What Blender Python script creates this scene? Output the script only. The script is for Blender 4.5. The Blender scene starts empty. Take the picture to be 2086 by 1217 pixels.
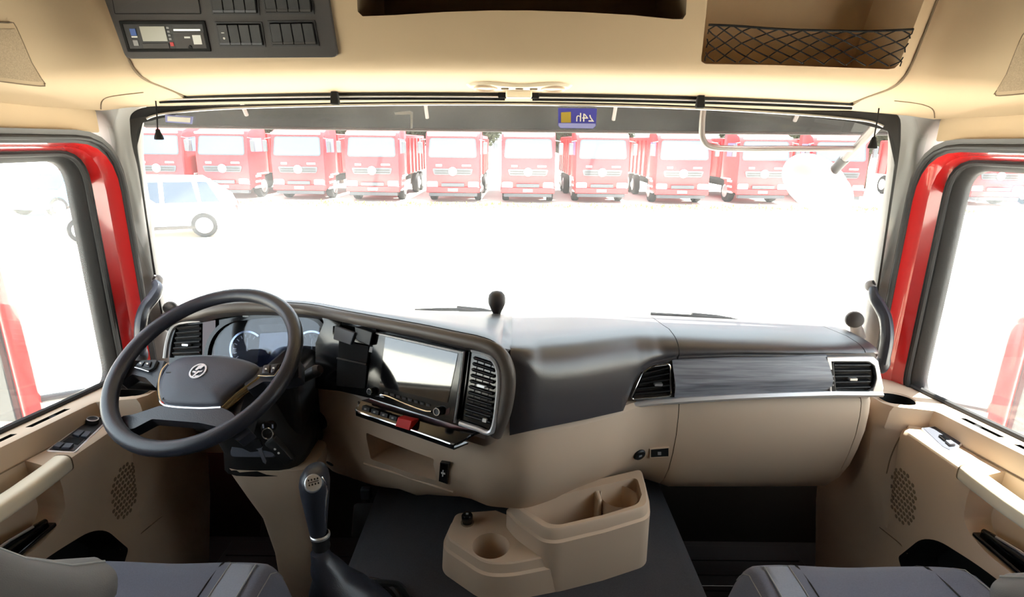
import bpy, bmesh, math, random
from mathutils import Vector, Matrix
from mathutils.bvhtree import BVHTree

random.seed(7)
S = bpy.context.scene
COL = S.collection
V = Vector
PI = math.pi

# ------------------------------------------------------------------ camera
FPX = 1142.0                       # focal length in pixels of the 2086 x 1217 frame
PITCH = math.radians(15.6)
ROLL = math.radians(0.6)
CAM = V((-0.01, 0.0, 1.35))
cam_data = bpy.data.cameras.new('camera')
cam_data.sensor_width = 36.0
cam_data.lens = FPX / 2086.0 * 36.0
cam_data.clip_start = 0.02
cam_data.clip_end = 500
cam = bpy.data.objects.new('camera', cam_data)
CAM_R = (Matrix.Rotation(PI / 2 - PITCH, 4, 'X') @ Matrix.Rotation(ROLL, 4, 'Z'))
cam.matrix_world = Matrix.Translation(CAM) @ CAM_R
COL.objects.link(cam)
S.camera = cam

# ------------------------------------------------------------------ sky, sun, exposure
world = bpy.data.worlds.new('world')
S.world = world
world.use_nodes = True
bg = world.node_tree.nodes['Background']
bg.inputs[0].default_value = (0.80, 0.90, 1.0, 1)
bg.inputs[1].default_value = 1.35
sun_data = bpy.data.lights.new('sun', 'SUN')
sun_data.energy = 13.0
sun_data.angle = math.radians(0.6)
sun_data.color = (1.0, 0.965, 0.90)
sun = bpy.data.objects.new('sun', sun_data)
SUN_AZ, SUN_EL = math.radians(40), math.radians(65)
to_sun = V((math.cos(SUN_EL) * math.cos(SUN_AZ), math.cos(SUN_EL) * math.sin(SUN_AZ), math.sin(SUN_EL)))
sun.rotation_euler = to_sun.to_track_quat('Z', 'Y').to_euler()
sun.location = (8, 4, 12)
COL.objects.link(sun)
S.view_settings.view_transform = 'Standard'
S.view_settings.look = 'None'
S.view_settings.gamma = 1.0
S.view_settings.use_curve_mapping = False
S.view_settings.exposure = 1.92
S.cycles.use_denoising = True
S.cycles.max_bounces = 10
S.cycles.diffuse_bounces = 6
S.cycles.glossy_bounces = 4
S.cycles.transparent_max_bounces = 16
S.cycles.sample_clamp_indirect = 8
S.cycles.caustics_reflective = False
S.cycles.caustics_refractive = False

# ------------------------------------------------------------------ measuring helpers
def ray(px, py):
    d = CAM_R.to_3x3() @ V(((px - 1043.0) / FPX, -(py - 608.5) / FPX, -1.0))
    return d

def at(px, py, X=None, Y=None, Z=None):
    d = ray(px, py)
    if X is not None: t = (X - CAM.x) / d.x
    elif Y is not None: t = (Y - CAM.y) / d.y
    else: t = (Z - CAM.z) / d.z
    return CAM + d * t

def proj(P):
    q = CAM_R.to_3x3().transposed() @ (V(P) - CAM)
    return (1043.0 + FPX * q.x / -q.z, 608.5 - FPX * q.y / -q.z)

class Plane:
    """a real flat surface in the cab: origin, right and up directions"""
    def __init__(self, P, e1, e2):
        self.P = V(P); self.e1 = V(e1).normalized()
        e2 = V(e2); e2 = e2 - self.e1 * e2.dot(self.e1)
        self.e2 = e2.normalized(); self.n = self.e1.cross(self.e2).normalized()
        if self.n.dot(CAM - self.P) < 0: self.n = -self.n
    def pix(self, px, py):
        d = ray(px, py)
        t = (self.P - CAM).dot(self.n) / d.dot(self.n)
        q = CAM + d * t - self.P
        return (q.dot(self.e1), q.dot(self.e2))
    def pt(self, a, b, off=0.0):
        return self.P + self.e1 * a + self.e2 * b + self.n * off
    def px(self, px, py, off=0.0):
        a, b = self.pix(px, py)
        return self.pt(a, b, off)
    def pxs(self, pts): return [self.pix(*p) for p in pts]

def smoothpath(pts, n=8, closed=False):
    """Catmull-Rom through the points"""
    pts = [V(p) for p in pts]; out = []; m = len(pts)
    rng = range(m if closed else m - 1)
    for i in rng:
        if closed:
            a, b, c, d = pts[(i - 1) % m], pts[i], pts[(i + 1) % m], pts[(i + 2) % m]
        else:
            b, c = pts[i], pts[i + 1]
            a = pts[i - 1] if i else b * 2 - c
            d = pts[i + 2] if i + 2 < m else c * 2 - b
        for k in range(n):
            t = k / n
            out.append(0.5 * ((2 * b) + (c - a) * t + (2 * a - 5 * b + 4 * c - d) * t * t + (3 * b - a - 3 * c + d) * t ** 3))
    if not closed: out.append(pts[-1])
    return out

def roundpoly(pts, r, n=4):
    """round the corners of a 2D polygon; r a number or one per corner"""
    out = []; m = len(pts)
    for i in range(m):
        p, a, b = V(pts[i]), V(pts[i - 1]), V(pts[(i + 1) % m])
        rr = r[i] if isinstance(r, (list, tuple)) else r
        u, w = (a - p), (b - p)
        lu, lw = u.length, w.length
        if rr <= 0 or lu < 1e-9 or lw < 1e-9:
            out.append(p); continue
        u /= lu; w /= lw
        k = min(rr, lu * .48, lw * .48)
        s, e = p + u * k, p + w * k
        for j in range(n + 1):
            t = j / n
            out.append(s * (1 - t) ** 2 + p * 2 * t * (1 - t) + e * t * t)
    return out

def inset(pts, k):
    """shrink a 2D polygon by distance k (simple mitre)"""
    pts = [V(p) for p in pts]; m = len(pts)
    area = sum(pts[i].x * pts[(i + 1) % m].y - pts[(i + 1) % m].x * pts[i].y for i in range(m))
    sg = 1 if area > 0 else -1
    out = []
    for i in range(m):
        a, p, b = pts[i - 1], pts[i], pts[(i + 1) % m]
        d1 = (p - a); d2 = (b - p)
        if d1.length < 1e-9: d1 = d2
        if d2.length < 1e-9: d2 = d1
        n1 = V((-d1.y, d1.x)).normalized() * sg; n2 = V((-d2.y, d2.x)).normalized() * sg
        nn = n1 + n2
        if nn.length < 1e-6: nn = n1
        nn.normalize()
        c = max(.35, nn.dot(n1))
        out.append(p + nn * (k / c))
    return out

# ------------------------------------------------------------------ mesh builder
class MB:
    def __init__(s): s.v = []; s.f = []
    def add(s, vs, fs):
        o = len(s.v); s.v += [V(p) for p in vs]; s.f += [tuple(i + o for i in f) for f in fs]; return s
    def box(s, c, size, R=None):
        hx, hy, hz = size[0] / 2, size[1] / 2, size[2] / 2
        vs = [V((x, y, z)) for x in (-hx, hx) for y in (-hy, hy) for z in (-hz, hz)]
        if R is not None: vs = [R @ v for v in vs]
        vs = [v + V(c) for v in vs]
        return s.add(vs, [(0, 1, 3, 2), (4, 6, 7, 5), (0, 4, 5, 1), (2, 3, 7, 6), (0, 2, 6, 4), (1, 5, 7, 3)])
    def prism(s, pts, vec):
        pts = [V(p) for p in pts]; m = len(pts); vec = V(vec)
        return s.add(pts + [p + vec for p in pts],
                     [tuple(range(m)), tuple(range(2 * m - 1, m - 1, -1))] + [(i, (i + 1) % m, (i + 1) % m + m, i + m) for i in range(m)])
    def plate(s, pl, ab, t0, t1):
        return s.prism([pl.pt(p[0], p[1], t0) for p in ab], pl.n * (t1 - t0))
    def ring(s, pl, outer, inner, t0, t1):
        m = len(outer); vs = []
        for t in (t0, t1):
            vs += [pl.pt(p[0], p[1], t) for p in outer] + [pl.pt(p[0], p[1], t) for p in inner]
        fs = []
        for i in range(m):
            j = (i + 1) % m
            fs += [(2 * m + i, 2 * m + j, 3 * m + j, 3 * m + i), (i, j, 2 * m + j, 2 * m + i),
                   (m + i, m + j, 3 * m + j, 3 * m + i), (i, j, m + j, m + i)]
        return s.add(vs, fs)
    def pillow(s, pl, ab, levels):
        """stack of scaled outlines: levels = [(scale, offset), ...] and a cap at the last one"""
        m = len(ab); cx = sum(p[0] for p in ab) / m; cy = sum(p[1] for p in ab) / m
        rings = [[pl.pt(cx + (p[0] - cx) * k, cy + (p[1] - cy) * k, t) for p in ab] for k, t in levels]
        return s.loft(rings, cap=True)
    def loft(s, rings, closed=True, cap=False, loop=False):
        m = len(rings[0]); n = len(rings); vs = [p for r in rings for p in r]; fs = []
        for i in range(n if loop else n - 1):
            a, b = i * m, ((i + 1) % n) * m
            for j in range(m if closed else m - 1):
                k = (j + 1) % m
                fs.append((a + j, a + k, b + k, b + j))
        if cap: fs += [tuple(range(m)), tuple(range((n - 1) * m, n * m))]
        return s.add(vs, fs)
    def tube(s, path, r, n=8, closed=False, cap=True, flat=1.0, up=None):
        path = [V(p) for p in path]; m = len(path); rings = []
        prev = None
        for i, p in enumerate(path):
            if closed: t = path[(i + 1) % m] - path[i - 1]
            else: t = path[min(i + 1, m - 1)] - path[max(i - 1, 0)]
            t.normalize()
            if up is not None: u = V(up)
            elif prev is None: u = V((0, 0, 1)) if abs(t.z) < .9 else V((1, 0, 0))
            else: u = prev
            u = (u - t * u.dot(t)).normalized(); prev = u
            w = t.cross(u)
            rr = r[i] if isinstance(r, (list, tuple)) else r
            rings.append([p + (u * math.cos(2 * PI * k / n) * flat + w * math.sin(2 * PI * k / n)) * rr for k in range(n)])
        return s.loft(rings, cap=cap and not closed, loop=closed)
    def revolve(s, prof, P, axis, n=24, ang=2 * PI, cap=False):
        """prof = [(radius, height), ...] around axis at P"""
        ax = V(axis).normalized(); u = V((0, 0, 1)) if abs(ax.z) < .9 else V((1, 0, 0))
        u = (u - ax * u.dot(ax)).normalized(); w = ax.cross(u); P = V(P)
        rings = [[P + ax * h + (u * math.cos(2 * PI * k / n) + w * math.sin(2 * PI * k / n)) * max(r, 1e-5) for k in range(n)] for r, h in prof]
        return s.loft(rings, cap=cap)
    def ball(s, c, r, n=12, m=8, R=None):
        rx, ry, rz = (r, r, r) if not isinstance(r, (tuple, list)) else r
        rings = []
        for i in range(m + 1):
            a = -PI / 2 + PI * i / m
            ring = []
            for k in range(n):
                b = 2 * PI * k / n
                p = V((rx * max(math.cos(a), 1e-4) * math.cos(b), ry * max(math.cos(a), 1e-4) * math.sin(b), rz * math.sin(a)))
                if R is not None: p = R @ p
                ring.append(V(c) + p)
            rings.append(ring)
        return s.loft(rings, cap=True)
    def sheet(s, rows, thick=None):
        """grid of points; rows of equal length. thick = vector offset makes it solid"""
        n, m = len(rows), len(rows[0])
        if thick is None: return s.loft(rows, closed=False)
        tv = V(thick)
        ringed = [list(r) + [p + tv for p in reversed(r)] for r in rows]
        return s.loft(ringed, closed=True, cap=True)
    def mesh(s, name):
        me = bpy.data.meshes.new(name)
        me.from_pydata([tuple(v) for v in s.v], [], s.f)
        bm = bmesh.new(); bm.from_mesh(me)
        bmesh.ops.remove_doubles(bm, verts=bm.verts, dist=1e-6)
        bmesh.ops.recalc_face_normals(bm, faces=bm.faces)
        bm.to_mesh(me); bm.free()
        return me
    def build(s, name, mat, parent=None, smooth=True, ang=38, bevel=0, seg=2, flip=False, mesh=None):
        me = mesh or s.mesh(name)
        if flip: me.flip_normals()
        return link_mesh(name, me, mat, parent, smooth, ang, bevel, seg)

def link_mesh(name, me, mat, parent=None, smooth=True, ang=38, bevel=0, seg=2):
    o = bpy.data.objects.new(name, me)
    if not me.materials: me.materials.append(M[mat])
    if smooth:
        me.polygons.foreach_set('use_smooth', [True] * len(me.polygons))
        me.set_sharp_from_angle(angle=math.radians(ang))
    COL.objects.link(o)
    if parent is not None: o.parent = parent; o.matrix_parent_inverse = Matrix.Translation(-V(parent.location)) if parent.type == 'EMPTY' else Matrix.Identity(4)
    if bevel:
        b = o.modifiers.new('bevel', 'BEVEL'); b.width = bevel; b.segments = seg; b.limit_method = 'ANGLE'; b.angle_limit = math.radians(40)
        b.harden_normals = False
    return o

def cut(o, mb, mat):
    """carve the closed shape mb out of object o for good"""
    c = bpy.data.objects.new('tmp', mb.mesh('tmp')); c.data.materials.append(M[mat]); COL.objects.link(c)
    mod = o.modifiers.new('cut', 'BOOLEAN'); mod.operation = 'DIFFERENCE'; mod.object = c; mod.solver = 'EXACT'; mod.material_mode = 'TRANSFER'
    # the cut comes before any bevel
    while o.modifiers[0] != mod and o.modifiers.find('cut') > 0: o.modifiers.move(o.modifiers.find('cut'), 0)
    keep = [m for m in o.modifiers if m.name != 'cut']
    for m in keep: m.show_viewport = False
    dg = bpy.context.evaluated_depsgraph_get(); dg.update()
    me = bpy.data.meshes.new_from_object(o.evaluated_get(dg), preserve_all_data_layers=True, depsgraph=dg)
    for m in keep: m.show_viewport = True
    o.modifiers.remove(o.modifiers['cut']); old = o.data; o.data = me; me.name = old.name
    bpy.data.objects.remove(c)
    me.polygons.foreach_set('use_smooth', [True] * len(me.polygons))
    me.set_sharp_from_angle(angle=math.radians(32))
    return o

def tag(o, label=None, cat=None, group=None, kind=None):
    if label: o['label'] = label
    if cat: o['category'] = cat
    if group: o['group'] = group
    if kind: o['kind'] = kind
    return o

def thing(name, loc, label=None, cat=None, group=None, kind=None):
    o = bpy.data.objects.new(name, None); o.empty_display_size = .05
    o.location = loc; COL.objects.link(o)
    return tag(o, label, cat, group, kind)

def copy_tree(o, parent=None):
    c = o.copy(); COL.objects.link(c)
    if parent is not None: c.parent = parent
    for ch in list(o.children): copy_tree(ch, c)
    return c

def bvh_of(o):
    me = o.data
    return BVHTree.FromPolygons([o.matrix_world @ v.co for v in me.vertices] if False else [v.co.copy() for v in me.vertices], [tuple(p.vertices) for p in me.polygons])

def drape(bvh, pts, off=0.0):
    """points of a real surface under the given measured directions, lifted off it by off"""
    out = []
    for p in pts:
        d = ray(*p).normalized()
        h, n, i, dist = bvh.ray_cast(CAM, d)
        if h is None: continue
        if n.dot(d) > 0: n = -n
        out.append(h + n * off)
    return out

def surf_plane(bvh, px, py, up=(0, 0, 1)):
    d = ray(px, py).normalized()
    h, n, i, dist = bvh.ray_cast(CAM, d)
    if h is None: h, n, i, dist = bvh.find_nearest(CAM + d * 1.45)
    if n.dot(d) > 0: n = -n
    e1 = V(up).cross(n).normalized()
    e2 = n.cross(e1)
    return Plane(h, e1, e2)

# ------------------------------------------------------------------ materials
M = {}
def lin(c):
    return tuple(((x / 255) / 12.92 if x / 255 <= .04045 else ((x / 255 + .055) / 1.055) ** 2.4) for x in c)

def mat(name, rgb, rough=.5, metal=0.0, var=0.0, vscale=6.0, bump=0.0, bscale=400.0, spec=.5, coat=0.0, stretch=None, sheen=0.0, emit=None):
    m = bpy.data.materials.new(name); m.use_nodes = True
    nt = m.node_tree; b = nt.nodes['Principled BSDF']
    col = lin(rgb)
    b.inputs['Base Color'].default_value = (*col, 1)
    b.inputs['Roughness'].default_value = rough
    b.inputs['Metallic'].default_value = metal
    b.inputs['Specular IOR Level'].default_value = spec
    b.inputs['Coat Weight'].default_value = coat
    b.inputs['Coat Roughness'].default_value = .06
    b.inputs['Sheen Weight'].default_value = sheen
    tc = nt.nodes.new('ShaderNodeTexCoord')
    src = tc.outputs['Object']
    if stretch:
        mp = nt.nodes.new('ShaderNodeMapping'); mp.inputs['Scale'].default_value = stretch
        nt.links.new(src, mp.inputs[0]); src = mp.outputs[0]
    if var:
        n = nt.nodes.new('ShaderNodeTexNoise'); n.inputs['Scale'].default_value = vscale; n.inputs['Detail'].default_value = 5
        nt.links.new(src, n.inputs['Vector'])
        r = nt.nodes.new('ShaderNodeValToRGB')
        r.color_ramp.elements[0].position = .3; r.color_ramp.elements[1].position = .7
        r.color_ramp.elements[0].color = (*[c * (1 - var) for c in col], 1)
        r.color_ramp.elements[1].color = (*[min(1, c * (1 + var)) for c in col], 1)
        nt.links.new(n.outputs[0], r.inputs[0]); nt.links.new(r.outputs[0], b.inputs['Base Color'])
    if bump:
        n2 = nt.nodes.new('ShaderNodeTexNoise'); n2.inputs['Scale'].default_value = bscale; n2.inputs['Detail'].default_value = 2
        nt.links.new(src, n2.inputs['Vector'])
        bp = nt.nodes.new('ShaderNodeBump'); bp.inputs['Strength'].default_value = bump; bp.inputs['Distance'].default_value = .001
        nt.links.new(n2.outputs[0], bp.inputs['Height']); nt.links.new(bp.outputs[0], b.inputs['Normal'])
    if emit:
        b.inputs['Emission Color'].default_value = (*lin(rgb), 1); b.inputs['Emission Strength'].default_value = emit
    M[name] = m
    return m

def glass(name, tint, dust=0.0, dust_col=(1, 1, 1), gloss=1.0, var=0.0):
    """thin pane: clear tint, mirror-like at grazing angles, with a film of dust that scatters light"""
    m = bpy.data.materials.new(name); m.use_nodes = True
    nt = m.node_tree; nt.nodes.clear()
    out = nt.nodes.new('ShaderNodeOutputMaterial')
    tr = nt.nodes.new('ShaderNodeBsdfTransparent'); tr.inputs[0].default_value = (*tint, 1)
    gl = nt.nodes.new('ShaderNodeBsdfGlossy'); gl.inputs['Roughness'].default_value = .02
    fr = nt.nodes.new('ShaderNodeLayerWeight'); fr.inputs[0].default_value = .5
    pw = nt.nodes.new('ShaderNodeMath'); pw.operation = 'POWER'; pw.inputs[1].default_value = 5.0
    nt.links.new(fr.outputs['Facing'], pw.inputs[0])
    mu = nt.nodes.new('ShaderNodeMath'); mu.operation = 'MULTIPLY_ADD'; mu.inputs[1].default_value = .9 * gloss; mu.inputs[2].default_value = .035 * gloss; mu.use_clamp = True
    nt.links.new(pw.outputs[0], mu.inputs[0])
    mx = nt.nodes.new('ShaderNodeMixShader')
    nt.links.new(mu.outputs[0], mx.inputs[0]); nt.links.new(tr.outputs[0], mx.inputs[1]); nt.links.new(gl.outputs[0], mx.inputs[2])
    last = mx
    if dust:
        tl = nt.nodes.new('ShaderNodeBsdfTranslucent'); tl.inputs[0].default_value = (*dust_col, 1)
        m2 = nt.nodes.new('ShaderNodeMixShader'); m2.inputs[0].default_value = dust
        if var:
            tc = nt.nodes.new('ShaderNodeTexCoord')
            n = nt.nodes.new('ShaderNodeTexNoise'); n.inputs['Scale'].default_value = 5; n.inputs['Detail'].default_value = 6
            nt.links.new(tc.outputs['Object'], n.inputs['Vector'])
            mr = nt.nodes.new('ShaderNodeMapRange'); mr.inputs[1].default_value = .3; mr.inputs[2].default_value = .75
            mr.inputs[3].default_value = dust * (1 - var); mr.inputs[4].default_value = dust * (1 + var)
            nt.links.new(n.outputs[0], mr.inputs[0]); nt.links.new(mr.outputs[0], m2.inputs[0])
        nt.links.new(mx.outputs[0], m2.inputs[1]); nt.links.new(tl.outputs[0], m2.inputs[2]); last = m2
    nt.links.new(last.outputs[0], out.inputs[0])
    M[name] = m

mat('beige', (204, 182, 158), .62, var=.03, vscale=3, bump=.12, bscale=900)
mat('beige_headliner', (194, 170, 138), .75, var=.03, vscale=2, bump=.1, bscale=1200)
mat('rear_lining', (112, 100, 86), .9)
mat('beige_dark', (128, 110, 88), .8)
mat('grille_cloth', (176, 155, 128), .9, var=.15, vscale=500, bump=.5, bscale=700)
mat('cream', (232, 220, 196), .5)
mat('pad_grey', (60, 57, 60), .38, var=.04, vscale=5, bump=.12, bscale=700, spec=.8)
mat('pad_rim', (92, 84, 78), .48, bump=.2, bscale=700)
mat('pillar_grey', (150, 146, 145), .6, var=.03, vscale=4, bump=.15, bscale=900)
mat('black_plastic', (26, 25, 26), .5, bump=.1, bscale=800)
mat('panel_dark', (52, 47, 45), .6, bump=.12, bscale=900)
mat('gloss_black', (10, 10, 12), .12, spec=.6)
mat('screen_glass', (8, 9, 12), .035, spec=1.0, coat=1.0)
mat('rubber', (34, 33, 33), .65, bump=.2, bscale=300)
mat('seal_grey', (76, 72, 70), .6)
mat('leather', (44, 46, 55), .36, bump=.3, bscale=500, spec=.5)
mat('leather_pad', (64, 67, 79), .5, bump=.25, bscale=600)
mat('chrome', (225, 228, 232), .12, metal=1.0)
mat('silver', (205, 205, 205), .38, metal=.8)
mat('satin_silver', (226, 226, 228), .35, metal=.45)
mat('chrome_beige_reflection', (214, 186, 132), .25, metal=.8)  # chrome, with the beige it reflects put into its colour
mat('red_paint', (196, 34, 34), .25, coat=1.0, spec=.6)
mat('truck_red', (168, 40, 48), .45, coat=.2, var=.06, vscale=2)
mat('red_panel', (64, 16, 18), .15, spec=.6)
mat('red_button', (200, 30, 24), .4)
mat('red_mark', (190, 30, 30), .5)
mat('fabric', (92, 96, 112), .9, var=.1, vscale=420, bump=.6, bscale=1300, sheen=.2)
mat('fabric_light', (128, 134, 148), .85, var=.06, vscale=300, bump=.5, bscale=1200, sheen=.2)
mat('seat_side', (108, 106, 104), .85, bump=.4, bscale=900)
mat('stitch', (150, 152, 150), .8)
mat('carpet', (60, 60, 64), .95, var=.12, vscale=300, bump=.6, bscale=900)
mat('floor_rubber', (26, 26, 28), .7, bump=.2, bscale=200)
mat('felt_black', (14, 14, 15), .95)
mat('white_plastic', (238, 238, 236), .4)
mat('white_print', (225, 225, 220), .6)
mat('grey_print', (150, 150, 150), .6)
mat('blue_print', (60, 96, 170), .5)
mat('lcd_grey', (170, 168, 156), .25)
mat('ground', (214, 208, 196), .9, var=.05, vscale=.6, bump=.3, bscale=30)
mat('grass', (150, 158, 84), .9, var=.25, vscale=8)
mat('bark', (84, 70, 58), .9, var=.2, vscale=8)
mat('leaf', (48, 60, 36), .8, var=.3, vscale=3)
mat('tyre', (40, 40, 42), .85)
mat('rim_metal', (190, 190, 192), .4, metal=.5)
mat('truck_glass', (104, 124, 172), .35, spec=.35)
mat('tube_grey', (120, 116, 112), .35, metal=.3)
mat('truck_grey', (84, 86, 92), .6)
mat('headlamp', (240, 240, 240), .2)
mat('car_white', (240, 240, 240), .3, coat=.6)
mat('car_blue', (120, 170, 205), .3, coat=.6)
mat('car_glass', (70, 80, 96), .1)
mat('mirror', (235, 238, 240), .02, metal=1.0)
mat('screen_lcd', (40, 46, 66), .06, spec=.9, coat=1.0)
mat('key_metal', (180, 180, 176), .3, metal=1.0)
mat('gold_print', (168, 148, 60), .5)
mat('sticker_blue', (70, 72, 170), .5)
mat('sticker_pale', (150, 156, 214), .5)
mat('building', (110, 102, 94), .9, var=.25, vscale=.8)
glass('windscreen_glass', (.93, .95, .94), dust=.021, var=.5)
glass('side_glass', (.93, .95, .94), dust=.02)
glass('visor_smoked', (.046, .038, .031), dust=.006, dust_col=(.5, .42, .36), gloss=.6, var=.9)
glass('cluster_lens', (.75, .78, .85), gloss=1.6)
# grey brushed wood-look inlay: streaks along x
def wood():
    m = mat('grey_wood', (140, 142, 150), .3, spec=.5, bump=.15, bscale=60, stretch=(1.2, 22, 22))
    nt = m.node_tree; b = nt.nodes['Principled BSDF']
    tc = [n for n in nt.nodes if n.type == 'MAPPING'][0]
    n = nt.nodes.new('ShaderNodeTexNoise'); n.inputs['Scale'].default_value = 6; n.inputs['Detail'].default_value = 8; n.inputs['Distortion'].default_value = .6
    nt.links.new(tc.outputs[0], n.inputs['Vector'])
    r = nt.nodes.new('ShaderNodeValToRGB')
    r.color_ramp.elements[0].position = .34; r.color_ramp.elements[1].position = .66
    r.color_ramp.elements[0].color = (*lin((122, 124, 132)), 1); r.color_ramp.elements[1].color = (*lin((164, 167, 176)), 1)
    nt.links.new(n.outputs[0], r.inputs[0]); nt.links.new(r.outputs[0], b.inputs['Base Color'])
wood()

# ------------------------------------------------------------------ ground and cab shell
GZ = -1.35
def struct(o): o['kind'] = 'structure'; return o
gm = MB(); gm.box((0, 40, GZ - .05), (260, 240, .1))
tag(struct(gm.build('ground', 'ground', smooth=False)), 'pale sunlit concrete yard around the truck')

def slab(name, c, size, m, label, bevel=0):
    return tag(struct(MB().box(c, size).build(name, m, smooth=False, bevel=bevel)), label)

slab('floor', (0, .35, -.03), (2.18, 2.72, .06), 'floor_rubber', 'black rubber cab floor under the dashboard')
slab('wall_back', (0, -1.02, .95), (2.24, .06, 2.1), 'rear_lining', 'beige rear wall of the cab')
slab('ceiling', (0, .28, 2.0), (2.24, 2.62, .05), 'rear_lining', 'beige cab roof lining')
slab('wall_front', (0, 1.70, .26), (2.2, .05, .98), 'felt_black', 'black firewall in front of the footwells')
slab('wall_header', (0, 1.565, 1.74), (2.2, .06, .48), 'red_paint', 'red cab front above the windscreen')
for s, side in ((-1, 'left'), (1, 'right')):
    slab('wall_' + side, (s * 1.10, -.33, .95), (.04, 1.36, 2.1), 'rear_lining', 'beige %s side wall behind the door' % side)
    slab('wall_upper_' + side, (s * 1.10, .95, 1.69), (.04, 1.24, .60), 'red_paint', 'red body side above the %s door' % side)
    slab('wall_lower_' + side, (s * 1.12, 1.60, .28), (.04, .30, .80), 'red_paint', 'red body side ahead of the %s door' % side)

# windscreen surface: bowed, a little raked
WX = 1.02
def ws(x, z):
    y = 1.64 - .12 * (x / .97) ** 2 - .20 * (z - .85) * .5
    return V((x, y, z))
rows = []
for j in range(9):
    z = .80 + (1.50 - .80) * j / 8
    rows.append([ws(-WX + 2 * WX * i / 24, z) for i in range(25)])
window = MB().sheet(rows, (0, .005, 0)).build('window_1', 'windscreen_glass')
tag(struct(window), 'wide dusty windscreen above the dashboard')

# black printed border with rounded upper corners, as a band on the glass
def ws_px(px, py, dy=-.004):
    """point of the windscreen surface along a measured direction"""
    d = ray(px, py); t = 1.5 / d.y
    for _ in range(12):
        p = CAM + d * t
        t = (ws(p.x, p.z).y + dy - CAM.y) / d.y
    return CAM + d * t
inner = [(331, 640), (316, 560), (300, 450), (286, 350), (279, 300), (280, 270), (291, 250), (316, 236), (370, 228), (470, 221), (640, 216), (850, 213), (1050, 213), (1250, 216),
         (1450, 223), (1620, 233), (1725, 242), (1775, 249), (1803, 262), (1819, 285), (1824, 320), (1815, 400), (1801, 500), (1787, 590), (1779, 640)]
outer = [(328, 640), (313, 560), (297, 450), (282, 350), (270, 300), (265, 258), (268, 232), (300, 218), (370, 216), (470, 215), (640, 210), (850, 207), (1050, 207), (1250, 210),
         (1450, 217), (1620, 226), (1725, 228), (1790, 226), (1830, 236), (1835, 275), (1831, 320), (1819, 400), (1804, 500), (1790, 590), (1782, 640)]
rows = [[ws_px(*p) for p in smoothpath([(a, b, 0) for a, b in outer], 4) for p in [p[:2]]], [ws_px(*p) for p in smoothpath([(a, b, 0) for a, b in inner], 4) for p in [p[:2]]]]
MB().sheet(rows, (0, .003, 0)).build('glass_border', 'rubber', window)
MB().tube([p + V((0, -.004, 0)) for p in rows[1][26:72]], .003, 6).build('glass_edge_bead', 'silver', window)

# sticker on the glass, lettered for people outside (seen mirrored from the cab)
def patch(pts, m, name, dy, parent):
    return MB().prism([ws_px(px, py, dy) for px, py in pts], (0, .0008, 0)).build(name, m, parent, smooth=False)
stk = patch([(1137, 220), (1137, 256), (1142, 261), (1208, 262), (1214, 257), (1216, 221)], 'sticker_blue', 'sticker', -.006, window)
stk['label'] = 'blue mirrored 24h sticker at the top of the windscreen'
patch([(1138, 251), (1138, 256), (1142, 260.5), (1208, 261.5), (1213, 257), (1213, 252)], 'sticker_pale', 'sticker_band', -.0072, stk)
patch([(1143, 229), (1143, 250), (1163, 250), (1163, 228)], 'gold_print', 'sticker_square', -.0072, stk)
fc = bpy.data.curves.new('sticker_lettering', 'FONT'); fc.body = '24h'; fc.size = .034; fc.extrude = .0004; fc.materials.append(M['white_print'])
fo = bpy.data.objects.new('sticker_lettering', fc); COL.objects.link(fo)
p = ws_px(1211, 248, -.0085)
fo.matrix_world = Matrix.Translation(p) @ Matrix(((-1, 0, 0, 0), (0, .1, -1, 0), (0, 1, .1, 0), (0, 0, 0, 1)))
fo.parent = stk
lb = patch([(336, 234), (337, 249), (391, 253), (393, 238)], 'sticker_pale', 'sticker', -.006, window)
patch([(341, 237), (341, 247), (387, 250), (388, 240)], 'white_print', 'sticker_panel', -.0072, lb)
patch([(803, 229), (835, 226), (841, 229), (840, 262), (836, 262), (836, 233), (805, 234)], 'grey_print', 'grey_mark', -.006, window)  # grey angle-shaped mark on the glass

# smoked outside sun visor
rows = []
for k, (yy, zz) in enumerate(((1.72, 1.64), (1.80, 1.52), (1.86, 1.40), (1.868, 1.385))):
    rows.append([V((x, yy - .10 * (x / 1.1) ** 2, zz)) for x in [-1.12 + 2.24 * i / 20 for i in range(21)]])
vis = thing('sun_visor', (0, 1.8, 1.5), 'dark smoked outside visor across the top of the windscreen', 'sun visor')
MB().sheet(rows, (0, .004, 0)).build('visor_panel', 'visor_smoked', vis)
MB().tube(rows[-1], .005, 6).build('visor_lip', 'rubber', vis)
for x in (-.82, -.28, .30, .84):
    MB().tube([V((x, 1.60, 1.60)), V((x, 1.78 - .1 * (x / 1.1) ** 2, 1.50)), V((x, 1.84 - .1 * (x / 1.1) ** 2, 1.42))], .006, 6).build('bracket', 'grey_print', vis)

# header trim strip above the windscreen, beige
def hdr(x, k):
    a = abs(x) / .97
    yb = 1.60 - .12 * a ** 2; zt = 1.484 - .025 * a ** 2.5
    pts = [(1.43 - .02 * a, zt + .012), (1.44 - .02 * a, zt), (yb - .075, zt - .006), (yb - .05, zt - .012), (yb - .02, zt - .019), (yb + .005, zt - .034), (yb + .03, zt - .030), (yb + .03, zt + .03), (1.50 - .04 * a, zt + .03)]
    return V((x, *pts[k]))
rings = [[hdr(-1.0 + 2.0 * i / 40, k) for k in range(9)] for i in range(41)]
tag(struct(MB().loft(rings, cap=True).build('trim_1', 'beige_headliner')), 'beige header trim strip above the windscreen')

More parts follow.
